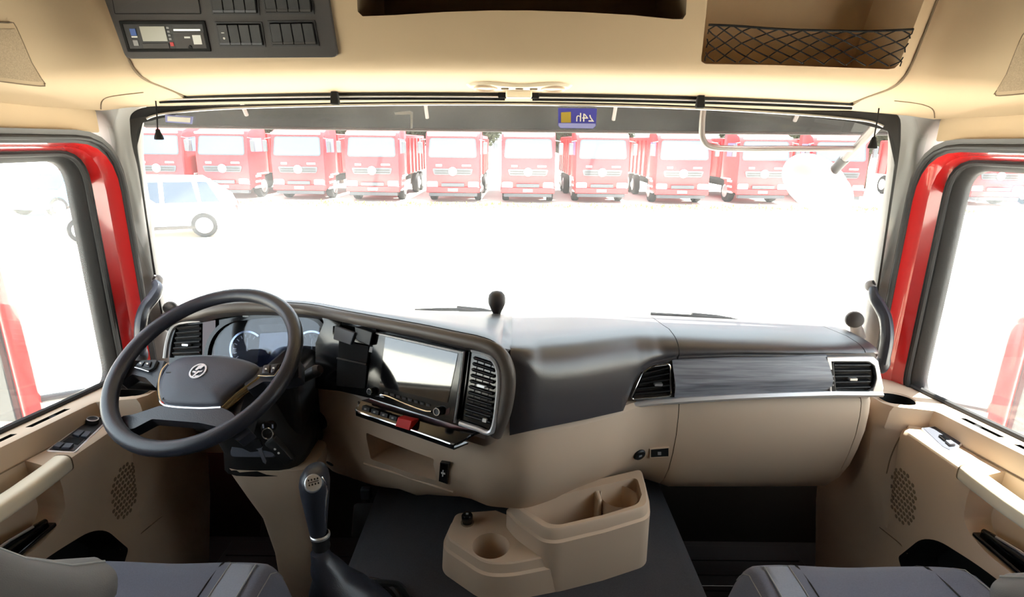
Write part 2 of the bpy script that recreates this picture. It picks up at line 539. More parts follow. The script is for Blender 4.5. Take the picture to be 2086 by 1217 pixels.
# A-pillar trims
def pillar(s, name, label):
    L = [(290, 150), (281, 205), (274, 250), (275, 330), (290, 430), (306, 540), (322, 640), (338, 740)]
    R_ = [(1812, 165), (1822, 222), (1828, 270), (1826, 340), (1812, 440), (1796, 545), (1779, 645), (1765, 745)]
    src = L if s < 0 else R_
    rings = []
    path = smoothpath([at(px, py, Y=1.50) for px, py in src], 4)
    zs = [p.z for p in path]
    for p in path:
        # inner edge at the glass, bulge to the cab, outer edge at the door seal
        x0 = s * abs(p.x); z = p.z
        xo = 1.006
        fl = min(.12, max(0.0, (z - 1.33) / .12) ** 2 * .10)          # flares backwards into the roof corner
        sec = [(abs(p.x) - .002, 1.535), (abs(p.x) - .006, 1.512), (abs(p.x) + .002, 1.500), (abs(p.x) + .010, 1.493 - fl * .1), (abs(p.x) + .017, 1.487 - fl * .35),
               (max(abs(p.x) + .022, xo - .010), 1.480 - fl * .7), (max(abs(p.x) + .026, xo), 1.474 - fl), (max(abs(p.x) + .03, xo + .008), 1.472 - fl), (1.09, 1.48 - fl), (1.10, 1.56)]
        rings.append([V((s * x, y, z)) for x, y in sec])
    o = MB().loft(rings, cap=True).build(name, 'pillar_grey', ang=50)
    return tag(struct(o), label)
pillar(-1, 'trim_2', 'grey pillar trim left of the windscreen')
pillar(1, 'trim_3', 'grey pillar trim right of the windscreen')

# ------------------------------------------------------------------ overhead console
oc = thing('overhead_console', (0, 1.2, 1.48), 'beige overhead storage console above the windscreen', 'console')
PROF = [(1.47, 1.470), (1.445, 1.462), (1.40, 1.465), (1.31, 1.474), (1.245, 1.483), (1.215, 1.492), (1.196, 1.506), (1.184, 1.525), (1.165, 1.575), (1.14, 1.65), (1.10, 1.78), (1.07, 1.96), (1.52, 1.96), (1.52, 1.50)]
def oc_ring(x):
    a = abs(x) / .79
    dy = .035 * a ** 2; dz = -.016 * a ** 2.2
    return [V((x, y + (dy if y < 1.4 else 0), z + (dz if z < 1.9 else 0))) for y, z in PROF]
xs = [-.79 + 1.58 * i / 32 for i in range(33)]
ocb = MB().loft([oc_ring(x) for x in xs], cap=True).build('console_body', 'beige_headliner', oc)
OCB = bvh_of(ocb)
FP = Plane((0, 1.172, 1.555), (1, 0, 0), (0, -.035, .105))       # mean plane of the console face
# centre shelf, arched lower edge
arch = [(718, -140), (724, -2), (734, 8), (800, 6), (900, 0), (1000, -3), (1080, -3), (1180, 0), (1290, 6), (1375, 14), (1396, 14), (1403, 4), (1410, -140)]
cutp = [FP.pt(*FP.pix(*p), .06) for p in arch]
cut(ocb, MB().prism(cutp, (0, .30, 0)), 'beige_dark')
# right compartment
comp = [(1459, -140), (1436, 92), (1437, 101), (1446, 106), (1600, 108), (1838, 115), (1852, 113), (1860, 105), (1955, -140)]
cutp = [FP.pt(*FP.pix(*p), .06) for p in comp]
cut(ocb, MB().prism(cutp, (0, .27, .0)), 'beige_headliner')
# seam lines of the console ends
for s, pts in ((-1, [(207, 0), (226, 60), (243, 115), (254, 160), (266, 176), (300, 188)]), (1, [(1934, 0), (1911, 60), (1889, 115), (1868, 165), (1858, 180), (1835, 190)])):
    pass

# switch panel on the left, on its own part of the curved face
FP_MAIN = FP
FP = Plane((-.5, 1.187, 1.553), (1, -.056, 0), (0, -.035, .105))
pan = roundpoly(FP.pxs([(196, -60), (260, 119), (690, 116), (664, -60)]), [0, .012, .012, 0])
sp = MB().plate(FP, pan, -.035, .006).build('switch_panel', 'panel_dark', oc, bevel=.0015)
def px_poly(pts, r): return roundpoly(FP.pxs(pts), r)
cov = px_poly([(222, -60), (238, 28), (414, 28), (400, -60)], .003)
MB().ring(FP, cov, inset(cov, .0016), .004, .0066).build('cover_seam', 'felt_black', sp)
MB().plate(FP, inset(cov, .002), .004, .0072).build('blank_cover', 'panel_dark', sp, bevel=.001)
def bank(q, lit, lower):
    """q = four corner pixels of the switch bank, clockwise from upper left"""
    ab = FP.pxs(q)
    MB().plate(FP, inset(ab, -.003), .004, .0064).build('bank_recess', 'felt_black', sp)
    MB().ring(FP, inset(ab, -.004), inset(ab, -.001), .004, .0075).build('bank_frame', 'black_plastic', sp)
    A, B, C, D = [V(p) for p in ab]
    for i in range(4):
        t0, t1 = i / 4 + .008, (i + 1) / 4 - .008
        qd = [A.lerp(B, t0), A.lerp(B, t1), D.lerp(C, t1), D.lerp(C, t0)]
        sw = MB().pillow(FP, roundpoly(qd, .0015, 2), [(1, .005), (1, .010), (.94, .0115)]).build('switch', 'black_plastic', sp)
        lo = [qd[3].lerp(qd[0], .12), qd[2].lerp(qd[1], .12), qd[2].lerp(qd[1], .02), qd[3].lerp(qd[0], .02)]
        MB().plate(FP, lo, .0105, .0124).build('switch_foot', 'panel_dark' if not lower else 'truck_grey', sw)
        if lit and i == 0:
            c = (qd[0] + qd[1] + qd[2] + qd[3]) / 4
            MB().plate(FP, [(c.x - .003, c.y + .003), (c.x + .003, c.y + .003), (c.x + .003, c.y + .0045), (c.x - .003, c.y + .0045)], .011, .0122).build('switch_mark', 'white_print', sw)
            MB().revolve([(.0022, 0), (.0022, .0008)], FP.pt(c.x, c.y - .006, .0115), FP.n, 10, cap=True).build('switch_lamp', 'white_print', sw)
bank([(431, -26), (522, -26), (528, 25), (440, 25)], False, True)
bank([(538, -26), (632, -26), (638, 23), (547, 23)], False, False)
bank([(446, 48), (533, 48), (540, 90), (454, 90)], True, True)
bank([(553, 46), (640, 45), (648, 88), (560, 89)], False, False)

# tachograph in its slot
tg = thing('tachograph', FP.px(340, 74), 'black tachograph unit with small grey display in the overhead switch panel', 'tachograph')
q = FP.pxs([(250, 44), (419, 44), (431, 101), (267, 102)])
MB().ring(FP, inset(q, -.002), inset(q, .0035), .005, .0085).build('slot_frame', 'felt_black', tg)
A, B, C, D = [V(p) for p in q]
def tq(u0, v0, u1, v1):
    f = lambda u, v: A.lerp(B, u).lerp(D.lerp(C, u), v)
    return [f(u0, v0), f(u1, v0), f(u1, v1), f(u0, v1)]
MB().plate(FP, inset(q, .002), .005, .0075).build('unit_face', 'black_plastic', tg)
MB().plate(FP, tq(.22, .14, .52, .66), .0072, .0095).build('display', 'lcd_grey', tg)
MB().plate(FP, tq(.20, .74, .52, .92), .0072, .009).build('button_bar', 'panel_dark', tg)
MB().plate(FP, tq(.09, .22, .16, .46), .0072, .0088).build('blue_mark', 'blue_print', tg)
MB().plate(FP, tq(.09, .48, .16, .53), .0072, .0088).build('mark', 'white_print', tg)
MB().plate(FP, tq(.09, .62, .15, .82), .0072, .0088).build('seal_mark', 'grey_print', tg)
for i in range(4):
    MB().plate(FP, tq(.54, .16 + .13 * i, .57, .23 + .13 * i), .0072, .009).build('button', 'grey_print', tg)
MB().plate(FP, tq(.54, .70, .58, .84), .0072, .009).build('red_button', 'red_mark', tg)
MB().plate(FP, tq(.62, .24, .94, .30), .0072, .0085).build('paper_slot', 'silver', tg)
MB().plate(FP, tq(.60, .36, .97, .95), .0072, .0083).build('printer_door', 'panel_dark', tg)
MB().plate(FP, tq(.83, .45, .93, .78), .0082, .009).build('paper_label', 'white_print', tg)
MB().plate(FP, tq(.73, .50, .80, .56), .0082, .009).build('lettering', 'white_print', tg)
MB().revolve([(.004, 0), (.004, .001)], FP.pt(*A.lerp(B, .775).lerp(D.lerp(C, .775), .90), .0082), FP.n, 12, cap=True).build('latch', 'felt_black', tg)

# black elastic net over the right compartment
FP = FP_MAIN
net = MB()
NP = Plane(FP.P, FP.e1, FP.e2)
top = [(1446, 52), (1478, 53), (1512, 55), (1566, 59), (1618, 62), (1662, 63), (1705, 64), (1752, 65), (1808, 64), (1866, 61)]
topw = [NP.px(x, y, -.008) for x, y in top]
net.tube(smoothpath(topw, 4), .0022, 6)
def npt(u, v):
    """u along the opening, v from the upper cord (0) to the lower edge (1)"""
    i = min(int(u * 9), 8); t = u * 9 - i
    a = V(top[i]).lerp(V(top[i + 1]), t)
    b = V((1438, 127)).lerp(V((1838, 137)), u)
    w = a.lerp(b, v); p = NP.px(w.x, w.y, -.008 - .02 * math.sin(PI * v) * math.sin(PI * u))
    return p
N = 9
for i in range(-3, N + 1):
    for sgn in (1, -1):
        pts = []
        for k in range(9):
            v = k / 8; u = (i + .5 + (sgn * 1.5 * (v - .5) * 2 + 1.5)) / N if True else 0
            u += .008 * math.sin(7 * v + i)
            if -.06 <= u <= 1.06: pts.append(npt(min(1, max(0, u)), v))
        if len(pts) > 1: net.tube(pts, .0013, 5)
tag(net.build('cargo_net', 'felt_black'), 'black elastic diamond net across the right overhead compartment', 'cargo net')

# reading lamp under the console
UP = Plane(at(1058, 168, Z=1.478), (1, 0, 0), (0, 1, -.1))
rl = thing('reading_lamp', UP.P, 'cream twin reading lamp under the middle of the overhead console', 'lamp')
hw = .118
outl = []
for i in range(48):
    a = 2 * PI * i / 48; x = hw * math.cos(a)
    w = .026 + .012 * math.exp(-((abs(x) - .075) / .03) ** 2) - .010 * math.exp(-(x / .04) ** 2)
    outl.append((x, w * math.copysign(abs(math.sin(a)) ** .6, math.sin(a))))
UPn = Plane(UP.P, UP.e1, UP.e2)
MB().pillow(UPn, outl, [(1.0, -.012), (1.0, .006), (.95, .011), (.8, .013)]).build('lamp_housing', 'cream', rl)
for x in (-.075, .075):
    P = UPn.pt(x, 0, .012)
    MB().revolve([(.027, 0), (.027, .004), (.024, .005), (.022, .002), (.018, -.001), (.0, .003)], P, UPn.n, 24).build('lamp_lens', 'beige', rl)
for x in (-.032, 0, .032):
    MB().pillow(UPn, roundpoly([(x - .009, -.005), (x + .009, -.005), (x + .009, .005), (x - .009, .005)], .004), [(1, .011), (1, .0145), (.85, .016)]).build('button', 'beige_dark', rl)

# roller blinds and their hardware
def blind(x0, x1, name, label):
    b = thing(name, ((x0 + x1) / 2, 1.43, 1.46), label, 'blind', 'roller blinds under the overhead console')
    n = 14; pth = []
    for i in range(n + 1):
        x = x0 + (x1 - x0) * i / n; a = abs(x) / .97
        pth.append(V((x, 1.425 + .012 * (1 - a), 1.461 - .020 * a ** 2.2)))
    MB().tube(pth, .0105, 10).build('blind_roll', 'rubber', b)
    MB().tube([p + V((0, -.011, -.007)) for p in pth], .0022, 6).build('pull_bar', 'satin_silver', b)
    MB().tube([p + V((0, -.007, -.012)) for p in pth], .003, 6).build('fabric_edge', 'felt_black', b)
    e = pth[-1] if abs(x1) < abs(x0) else pth[0]
    sg = 1 if abs(x1) < abs(x0) else -1
    MB().box(e + V((sg * -.006, -.004, .0)), (.020, .026, .020)).build('end_cap', 'felt_black', b, bevel=.003)
blind(-.86, -.032, 'roller_blind', 'dark roller blind bar above the left half of the windscreen')
blind(.034, .80, 'roller_blind', 'dark roller blind bar above the right half of the windscreen')
cb = at(1057, 191, Y=1.41)
tag(MB().box(cb, (.062, .03, .020)).build('blind_bracket', 'cream', bevel=.004), 'cream bracket between the two roller blinds', 'bracket')
for px, py, lab in ((682, 200, 'black clip hanging from the left roller blind'), (1427, 207, 'black clip hanging from the right roller blind')):
    c = at(px, py, Y=1.405)
    k = thing('blind_clip', c, lab, 'clip')
    MB().pillow(Plane(c, (1, 0, 0), (0, 0, 1)), roundpoly([(-.007, .016), (.007, .016), (.0105, -.010), (.009, -.015), (-.009, -.015), (-.0105, -.010)], .003), [(1, -.006), (1, .004), (.9, .006)]).build('clip_body', 'felt_black', k)
    MB().box(c + V((0, .008, .018)), (.016, .02, .008)).build('clip_hook', 'felt_black', k, bevel=.002)
for px0, py0, px1, py1, py2, lab in ((316, 194, 321, 262, 285, 'black cord with a tassel at the upper left of the windscreen'), (1792, 209, 1781, 278, 303, 'black cord with a tassel at the upper right of the windscreen')):
    a, b, c = at(px0, py0, Y=1.41), at(px1, py1, Y=1.41), at(px1, py2, Y=1.41)
    k = thing('pull_cord', a, lab, 'pull cord')
    MB().tube([a + V((0, .01, .012)), a, a.lerp(b, .5) + V((.001, 0, 0)), b], .0016, 6).build('cord', 'felt_black', k)
    L = (b - c).length
    MB().revolve([(.0015, 0), (.005, -.003), (.0055, -.007), (.010, -L * .75), (.0105, -L * .95), (.006, -L)], b, (0, 0, 1), 12, cap=True).build('tassel', 'felt_black', k)

# corner panels: from the console ends round to the sides above the doors
def corner(s, name, label):
    rings = []
    st = [((.793, 1.225), (.80, 1.46)), ((.84, 1.21), (.88, 1.452)), ((.885, 1.165), (.955, 1.445)), ((.918, 1.09), (.99, 1.43)), ((.938, 1.0), (1.012, 1.38)), ((.95, .85), (1.03, 1.2)), ((.955, .6), (1.04, .95)), ((.955, .2), (1.04, .4)), ((.955, -.4), (1.04, -.4))]
    pin = smoothpath([(a[0], a[1], 0) for a, b in st], 4); pout = smoothpath([(b[0], b[1], 0) for a, b in st], 4)
    for i, (a, b) in enumerate(zip(pin, pout)):
        t = min(1, i / 14.0)
        zb = 1.468 - .036 * t; zo = 1.447 - .022 * t
        m = a.lerp(b, .55); c = a.lerp(b, .12)
        up = V((a.x - .01 , a.y - .02, 0))
        up2 = V((a.x - .03, a.y - .10, 0)) if s else a
        ring = [(b.x, b.y, zo - .004), (b.x - .004, b.y, zo - .012), (a.lerp(b, .9).x, a.lerp(b, .9).y, zo - .010), (m.x, m.y, (zb + zo) / 2 + .001), (c.x, c.y, zb + .008), (a.x, a.y, zb + .03),
                (a.x - .004, a.y - .016, zb + .08), (a.x - .010, a.y - .045, zb + .2), (a.x - .016, a.y - .085, zb + .5), (1.075, max(b.y, a.y), zb + .5), (1.075, b.y, zo + .03)]
        rings.append([V((s * x, y, z)) for x, y, z in ring])
    o = MB().loft(rings, cap=True).build(name, 'beige_headliner', ang=50)
    return tag(struct(o), label)
cl = corner(-1, 'trim_4', 'beige corner panel above the left door')
cr = corner(1, 'trim_5', 'beige corner panel above the right door')
for o, pts, lab in ((cl, [(-40, 45), (12, 46), (30, 56), (75, 158), (76, 167), (66, 172), (-40, 160)], 'left'), (cr, [(2126, 60), (2098, 62), (2080, 84), (2042, 180), (2042, 188), (2052, 192), (2126, 186)], 'right')):
    B = bvh_of(o)
    path = drape(B, [tuple(p) for p in smoothpath([(a, b, 0) for a, b in pts], 3) for p in [(p.x, p.y)]], .0005)
    pl = surf_plane(B, *((25, 110) if lab == 'left' else (2072, 150)))
    ab = [((p - pl.P).dot(pl.e1), (p - pl.P).dot(pl.e2)) for p in path]
    g = MB().pillow(pl, ab, [(1.0, -.02), (1.0, .003), (.97, .004)]).build('speaker_grille', 'beige_headliner', o)
    MB().tube([pl.pt(a, b, .0032) for a, b in ab], .0013, 6, closed=True).build('grille_outline', 'beige_dark', g)
    MB().pillow(pl, ab, [(.84, .003), (.84, .0055), (.82, .006)]).build('grille_mesh', 'grille_cloth', g)
# joint between console and corner panel, and the outline of the header corner
for s, o, pts in ((-1, cl, [(206, 222), (207, 208), (216, 199), (240, 194), (292, 188)]), (1, cr, [(1904, 240), (1902, 226), (1892, 217), (1866, 210), (1822, 205)])):
    r = oc_ring(s * .791)[2:11]
    MB().tube(smoothpath([p + V((0, -.001, -.001)) for p in r], 3), .0022, 6).build('panel_joint', 'beige_dark', o)
    q = drape(bvh_of(o), pts, .0004)
    if len(q) > 2: MB().tube(smoothpath(q, 3), .0013, 6).build('corner_outline', 'beige_dark', o)
# strip above each door, between corner panel and door seal
for s, nm, lab in ((-1, 'trim_6', 'beige strip above the left door opening'), (1, 'trim_7', 'beige strip above the right door opening')):
    tag(struct(MB().box((s * 1.048, .60, 1.407), (.05, 1.66, .09)).build(nm, 'beige_headliner', bevel=.004)), lab)

# ------------------------------------------------------------------ doors
def zs(y): return .724 + .100 * max(0, min(1.2, 1.40 - y)) ** 1.1
def door_path(x, yf, zt, zb, r, n=6, close=True):
    """rounded window outline in the door plane"""
    pts = roundpoly([(.30, zb + .03), (yf, zb), (yf + .0, zt), (.30, zt)], [0.001, r * .8, r, 0.001], n)
    return [V((x, p[0], p[1])) for p in pts]

def make_door(s, name, label):
    side = 'left' if s < 0 else 'right'
    D = thing(name, (s * 1.05, 1.0, 0), label, None, kind='structure')
    def X(p): return V((s * p[0], p[1], p[2]))
    def frame(nm, m, a, b, depth, parent=D, bead=0):
        """band between two outlines (x, front y, top z, bottom z, radius)"""
        ra = [X(p) for p in door_path(*a)]; rb = [X(p) for p in door_path(*b)]
        dv = V((s * depth, 0, 0))
        rings = [[p, q, q + dv, p + dv] for p, q in zip(ra, rb)]
        return MB().loft(rings, cap=True).build(nm, m, parent, ang=50)
    gl = (1.08, 1.388, 1.297, .715, .06)
    c1 = (1.068, 1.399, 1.309, .705, .07); c2 = (1.056, 1.414, 1.321, .69, .085)
    r1 = (1.040, 1.437, 1.330, .66, .11); r2 = (1.014, 1.454, 1.338, .64, .125)
    s1 = (1.008, 1.460, 1.354, .62, .13); s2 = (1.004, 1.467, 1.367, .60, .14)
    frame('window_channel', 'rubber', (1.082, 1.387, 1.296, .717, .058), c1, .02)
    frame('window_seal', 'black_plastic', c1, c2, .03)
    fr = frame('door_frame', 'red_paint', c2, r1, .03)
    frame('frame_flange', 'red_paint', r1, r2, .03, fr)
    frame('door_seal', 'rubber', r2, s1, .05)
    o = frame('opening_trim', 'seal_grey', s1, s2, .05)
    MB().tube([X(p) for p in door_path(1.008, 1.459, 1.350, .62, .13)], .006, 8).build('seal_bead', 'rubber', D)
    MB().tube([X(p) for p in door_path(1.062, 1.406, 1.314, .70, .078)], .006, 8).build('seal_bead', 'rubber', D)
    pg = door_path(1.088, 1.394, 1.302, .70, .058)
    MB().prism([X(p) for p in pg], (s * .004, 0, 0)).build('window_glass', 'side_glass', D, smooth=False)
    # inner panel
    rings = []
    ys = [1.52, 1.47, 1.43, 1.40, 1.36, 1.31, 1.275, 1.25, 1.235, 1.22, 1.205, 1.18, 1.14, 1.08, 1.0, .9, .75, .55, .34]
    for y in ys:
        z = zs(min(y, 1.40)) + (.0 if y < 1.41 else -.0)
        t = max(0, min(1, (y - 1.215) / .045)); t = t * t * (3 - 2 * t)        # 1 at the corner pod, 0 behind it
        u = max(0, min(1, (1.262 - y) / .045)); u = u * u * (3 - 2 * u)        # 1 where the armrest pod is out
        xi = .905 * t + 1.002 * (1 - t)
        if y > 1.40: xi = .905 + (y - 1.40) * .2
        xp = (xi - .004) * (1 - u) + .938 * u
        zp = z - .048 - .02 * u * max(0, min(1, (1.2 - y) / .3))
        xl = .955 if y < 1.3 else .955 - (y - 1.3) * .12
        ring = [(1.078, z), (xi + .010 + .02 * t, z + .004), (xi + .003 + .006 * t, z + .002 - .002 * t), (xi + .001 * t, z - .006 - .008 * t), (xi - .003, z - .043), (min(xi - .006, xp + .012) + .001 * t, zp + .002 - .010 * t), (xp + .004 * (1 - t), zp - .003 - .015 * t), (xp - .001, zp - .014 - .015 * t), (xp - .002 + .002 * t, zp - .05), (min(xp + .012, .955), .53), (xl + .008, .40), (xl + .018, .28), (.985, .02), (1.095, .02)]
        rings.append([X((x, y, zz)) for x, zz in ring])
    panel = MB().loft(rings, cap=True).build('door_panel', 'beige', D, ang=50)
    # recess behind the pull handle
    rec = [(1.012, .60), (.996, .578), (.95, .566), (.34, .60), (.34, .80), (.985, .80), (1.006, .72)]
    rec = roundpoly(rec, [.03, .02, .02, 0, 0, .0, .01])
    cut(panel, MB().prism([X((.90, p[0], p[1])) for p in rec], (s * .098, 0, 0)), 'beige')
    # storage pocket, black inside
    pk = [(1.185, .355), (1.12, .462), (1.07, .498), (.96, .525), (.34, .60), (.34, .16), (.95, .16), (1.12, .27)]
    pk = roundpoly(pk, [.01, .03, .03, .04, 0, 0, .03, .02])
    cut(panel, MB().prism([X((.90, p[0], p[1])) for p in pk], (s * .165, 0, 0)), 'felt_black')
    # cup well in the corner pod, slots in the sill
    cy = 1.295; cx = .962
    cut(panel, MB().revolve([(.040, -.08), (.043, .06)], (s * cx, cy, zs(cy)), (0, 0, 1), 28, cap=True), 'felt_black')
    for y0, y1 in ((1.07, 1.175), (.92, 1.035), (.72, .84)):
        pth = [(s * 1.036, y0, zs(y0) - .014), (s * 1.036, y1, zs(y1) - .014)]
        a, b = V(pth[0]), V(pth[1])
        cm = MB(); cm.prism([V((s * (1.036 + dx), a.y + dy, a.z)) for dx, dy in ((-.005, .004), (-.001, 0), (.004, .003), (.005, .006))] and
                            [V((s * 1.026, y0, a.z)), V((s * 1.041, y0, a.z)), V((s * 1.041, y1, b.z)), V((s * 1.026, y1, b.z))], (0, 0, .05))
        cut(panel, cm, 'felt_black')
        if s > 0 or y0 > .9:
            MB().box((s * 1.0355, (y0 + y1) / 2 + .012, (a.z + b.z) / 2 + .012), (.008, .014, .004)).build('slot_bridge', 'felt_black', panel)
    MB().revolve([(.0435, .0015), (.042, .0035), (.040, .001)], (s * cx, cy, zs(cy) + .001), (0, 0, 1), 28).build('cup_ring', 'beige', panel)
    # dark strip along the glass
    MB().tube([X((1.070, y, zs(y) + .004)) for y in (1.39, 1.2, 1.0, .8, .5)], .008, 8).build('waist_seal', 'rubber', D)
    B = bvh_of(panel)
    # groove between sill and armrest
    g = [X((.9965, y, zs(y) - .044)) for y in (1.20, 1.1, 1.0, .9, .75, .6)]
    MB().tube(g, .0018, 6).build('panel_groove', 'beige_dark', panel)
    # pull handle: padded bar over the recess
    bar = []
    hp = [(1.035, .948, -.062), (1.0, .946, -.066), (.92, .942, -.072), (.80, .938, -.076), (.6, .936, -.08), (.42, .94, -.084)]
    for y, x, dz in hp:
        z = zs(y) + dz
        ring = [(x - .001 + .0195 * math.copysign(abs(math.cos(q)) ** .62, math.cos(q)), z - .003 + .019 * math.copysign(abs(math.sin(q)) ** .62, math.sin(q))) for q in [2 * PI * (k + .5) / 24 for k in range(24)]]
        bar.append([X((a, y, b)) for a, b in ring])
    hb = MB().loft(bar, cap=True).build('pull_handle', 'cream', D, ang=60)
    bar0 = [[p.copy() for p in bar[0]]]
    c0 = sum(bar[0], V()) / 24
    MB().loft([[c0 + (p - c0) * 1.02 + V((0, .0005, 0)) for p in bar[0]], [c0 + (p - c0) * 1.02 + V((0, .003, 0)) for p in bar[0]]], cap=True).build('handle_joint', 'beige_dark', hb)
    # release lever
    lv = []
    for y, w, z in ((.985, .006, .588), (.955, .010, .590), (.90, .013, .597), (.80, .014, .606), (.74, .010, .61)):
        lv.append([X((.965 + w * math.cos(a) * .9, y, z + w * math.sin(a))) for a in [2 * PI * k / 10 for k in range(10)]])
    le = MB().loft(lv, cap=True).build('release_lever', 'gloss_black', D)
    MB().tube([X((.959, y, z)) for y, z in ((.95, .602), (.90, .611), (.82, .619))], .003, 6).build('lever_edge', 'silver', le)
    MB().box(X((.962, .86, .578)), (.03, .26, .010)).build('lever_cup', 'gloss_black', D, bevel=.003)
    # switch plate on the front of the armrest pod
    if s < 0: qd = [(98, 921), (192, 852), (222, 858), (208, 868), (150, 924)]
    else: qd = [(1880, 876), (1906, 873), (1926, 880), (1958, 907), (1936, 922), (1920, 914)]
    ctr = (150, 892) if s < 0 else (1922, 898)
    h = drape(B, [ctr])[0]
    zz = h.z
    pl = Plane((h.x, h.y, zs(h.y) - .046), (0, 1, zs(h.y + .5) * 2 - zs(h.y) * 2), (-s, 0, -.28))
    ab = roundpoly(pl.pxs(qd), .004)
    MB().pillow(pl, inset(ab, -.004), [(1, -.02), (1, .0030), (.97, .0042)]).build('switch_base', 'satin_silver', panel)
    sb = MB().plate(pl, ab, .003, .0052).build('switch_plate', 'leather_pad' if s > 0 else 'black_plastic', D, bevel=.0008)
    def sw(pts, m='black_plastic', nm='window_switch', h_=.004):
        return MB().pillow(pl, roundpoly(pl.pxs(pts), .0015, 2), [(1, .004), (1, .0055 + h_), (.88, .007 + h_)]).build(nm, m, sb)
    if s < 0:
        P = pl.px(187, 866)
        kn = MB().revolve([(.013, .004), (.013, .012), (.0115, .016), (.0095, .0165), (.0, .0155)], P, pl.n, 20).build('mirror_knob', 'black_plastic', sb)
        MB().revolve([(.0122, .0155), (.0122, .017), (.0102, .0172), (.0098, .0160)], P, pl.n, 20).build('knob_ring', 'silver', kn)
        sw([(146, 893), (158, 883), (172, 886), (160, 897)], 'leather_pad')
        sw([(163, 897), (174, 886), (186, 888), (176, 899)], 'leather_pad')
        sw([(106, 918), (118, 909), (131, 911), (120, 921)], 'leather_pad')
        sw([(123, 921), (134, 911), (150, 912), (141, 922)], 'leather_pad')
        MB().plate(pl, pl.pxs([(128, 905), (141, 896), (170, 900), (158, 911)]), .004, .006).build('switch_well', 'felt_black', sb)
    else:
        sw([(1912, 893), (1926, 894), (1938, 905), (1925, 904)], 'gloss_black', 'window_switch', .003)
        sw([(1926, 905), (1939, 906), (1947, 913), (1936, 914)], 'fabric_light', 'window_switch', .004)
    # speaker grille: oval field of raised cells
    cpx = (255, 1000) if s < 0 else (1838, 1012)
    pl = surf_plane(B, *cpx)
    gr = MB(); hw, hh = .050, .072
    nrow = 11
    for r in range(nrow):
        for c in range(-6, 7):
            a = (c + (.5 if r % 2 else 0)) * .0125; b = (r - nrow / 2 + .5) * .0132
            if (a / hw) ** 2 + (b / hh) ** 2 < 1:
                p = pl.pt(a, b, 0)
                hx = B.ray_cast(p + pl.n * .05, -pl.n, .1)
                if hx[0] is None: continue
                q = Plane(hx[0], pl.e1, pl.e2)
                gr.pillow(q, [(.0052 * math.cos(2 * PI * k / 6), .0056 * math.sin(2 * PI * k / 6)) for k in range(6)], [(1, -.001), (1, .0007), (.8, .0012)])
    gg = gr.build('speaker_grille', 'beige_dark', D, smooth=False); gg['kind'] = 'stuff'
    # seam where the lower panel starts
    sm = [(1850, 870), (1832, 893), (1815, 930), (1806, 965)] if s > 0 else [(236, 860), (250, 900), (262, 940)]
    if s > 0:
        pts = drape(B, sm, .0002)
        if len(pts) > 1: MB().tube(smoothpath(pts, 4), .0015, 6).build('panel_seam', 'beige_dark', panel)
    sm = [(1792, 1075), (1835, 1110), (1848, 1128)] if s > 0 else [(330, 1052), (290, 1085), (245, 1120)]
    pts = drape(B, sm, .0002)
    if len(pts) > 1: MB().tube(smoothpath(pts, 4), .0015, 6).build('panel_seam', 'beige_dark', panel)
    # outer skin below the glass
    MB().prism([X((1.10, y, z)) for y, z in ((1.44, -.1), (1.44, .70), (1.39, .712), (.32, .80), (.32, -.1))], (s * .03, 0, 0)).build('outer_skin', 'red_paint', D, bevel=.006)
    return D
make_door(-1, 'door_1', 'left cab door with red window frame and beige inner panel beside the steering wheel')
make_door(1, 'door_2', 'right cab door with red window frame and sunlit beige inner panel')

# grab handles on the pillars
def grab(s, label):
    P = [(316, 577), (322, 588), (313, 605), (296, 628), (287, 660), (286, 720)] if s < 0 else [(1778, 588), (1780, 604), (1791, 622), (1804, 650), (1807, 690), (1798, 740)]
    Ys = [1.478, 1.462, 1.45, 1.43, 1.405, 1.40]
    pts = [at(p[0], p[1], Y=y) for p, y in zip(P, Ys)]
    g = thing('grab_handle', pts[-1], label, 'grab handle', 'black pillar grab handles')
    MB().tube(smoothpath(pts, 6), [.010 + .005 * min(1, i / 10) for i in range(31)], 10, flat=1.25).build('grip', 'leather', g)
    MB().ball(pts[0] + V((0, .012, .004)), (.014, .016, .016)).build('upper_mount', 'pillar_grey', g)
    MB().tube([pts[0] + V((s * .004, .0, .010)), pts[0] + V((-s * .006, -.004, .022))], .003, 6).build('mount_clip', 'black_plastic', g)
    MB().ball(pts[-1], (.018, .018, .03)).build('lower_mount', 'leather', g)
grab(-1, 'black grab handle on the left windscreen pillar')
grab(1, 'black grab handle on the right windscreen pillar')

# ------------------------------------------------------------------ dashboard
dash = thing('dashboard', (0, 1.35, .5), 'grey and beige dashboard spanning the cab below the windscreen', 'dashboard')
def interp(tab, x):
    if x <= tab[0][0]: return tab[0][1]
    for (a, b), (c, d) in zip(tab, tab[1:]):
        if x <= c: return b + (d - b) * (x - a) / (c - a)
    return tab[-1][1]

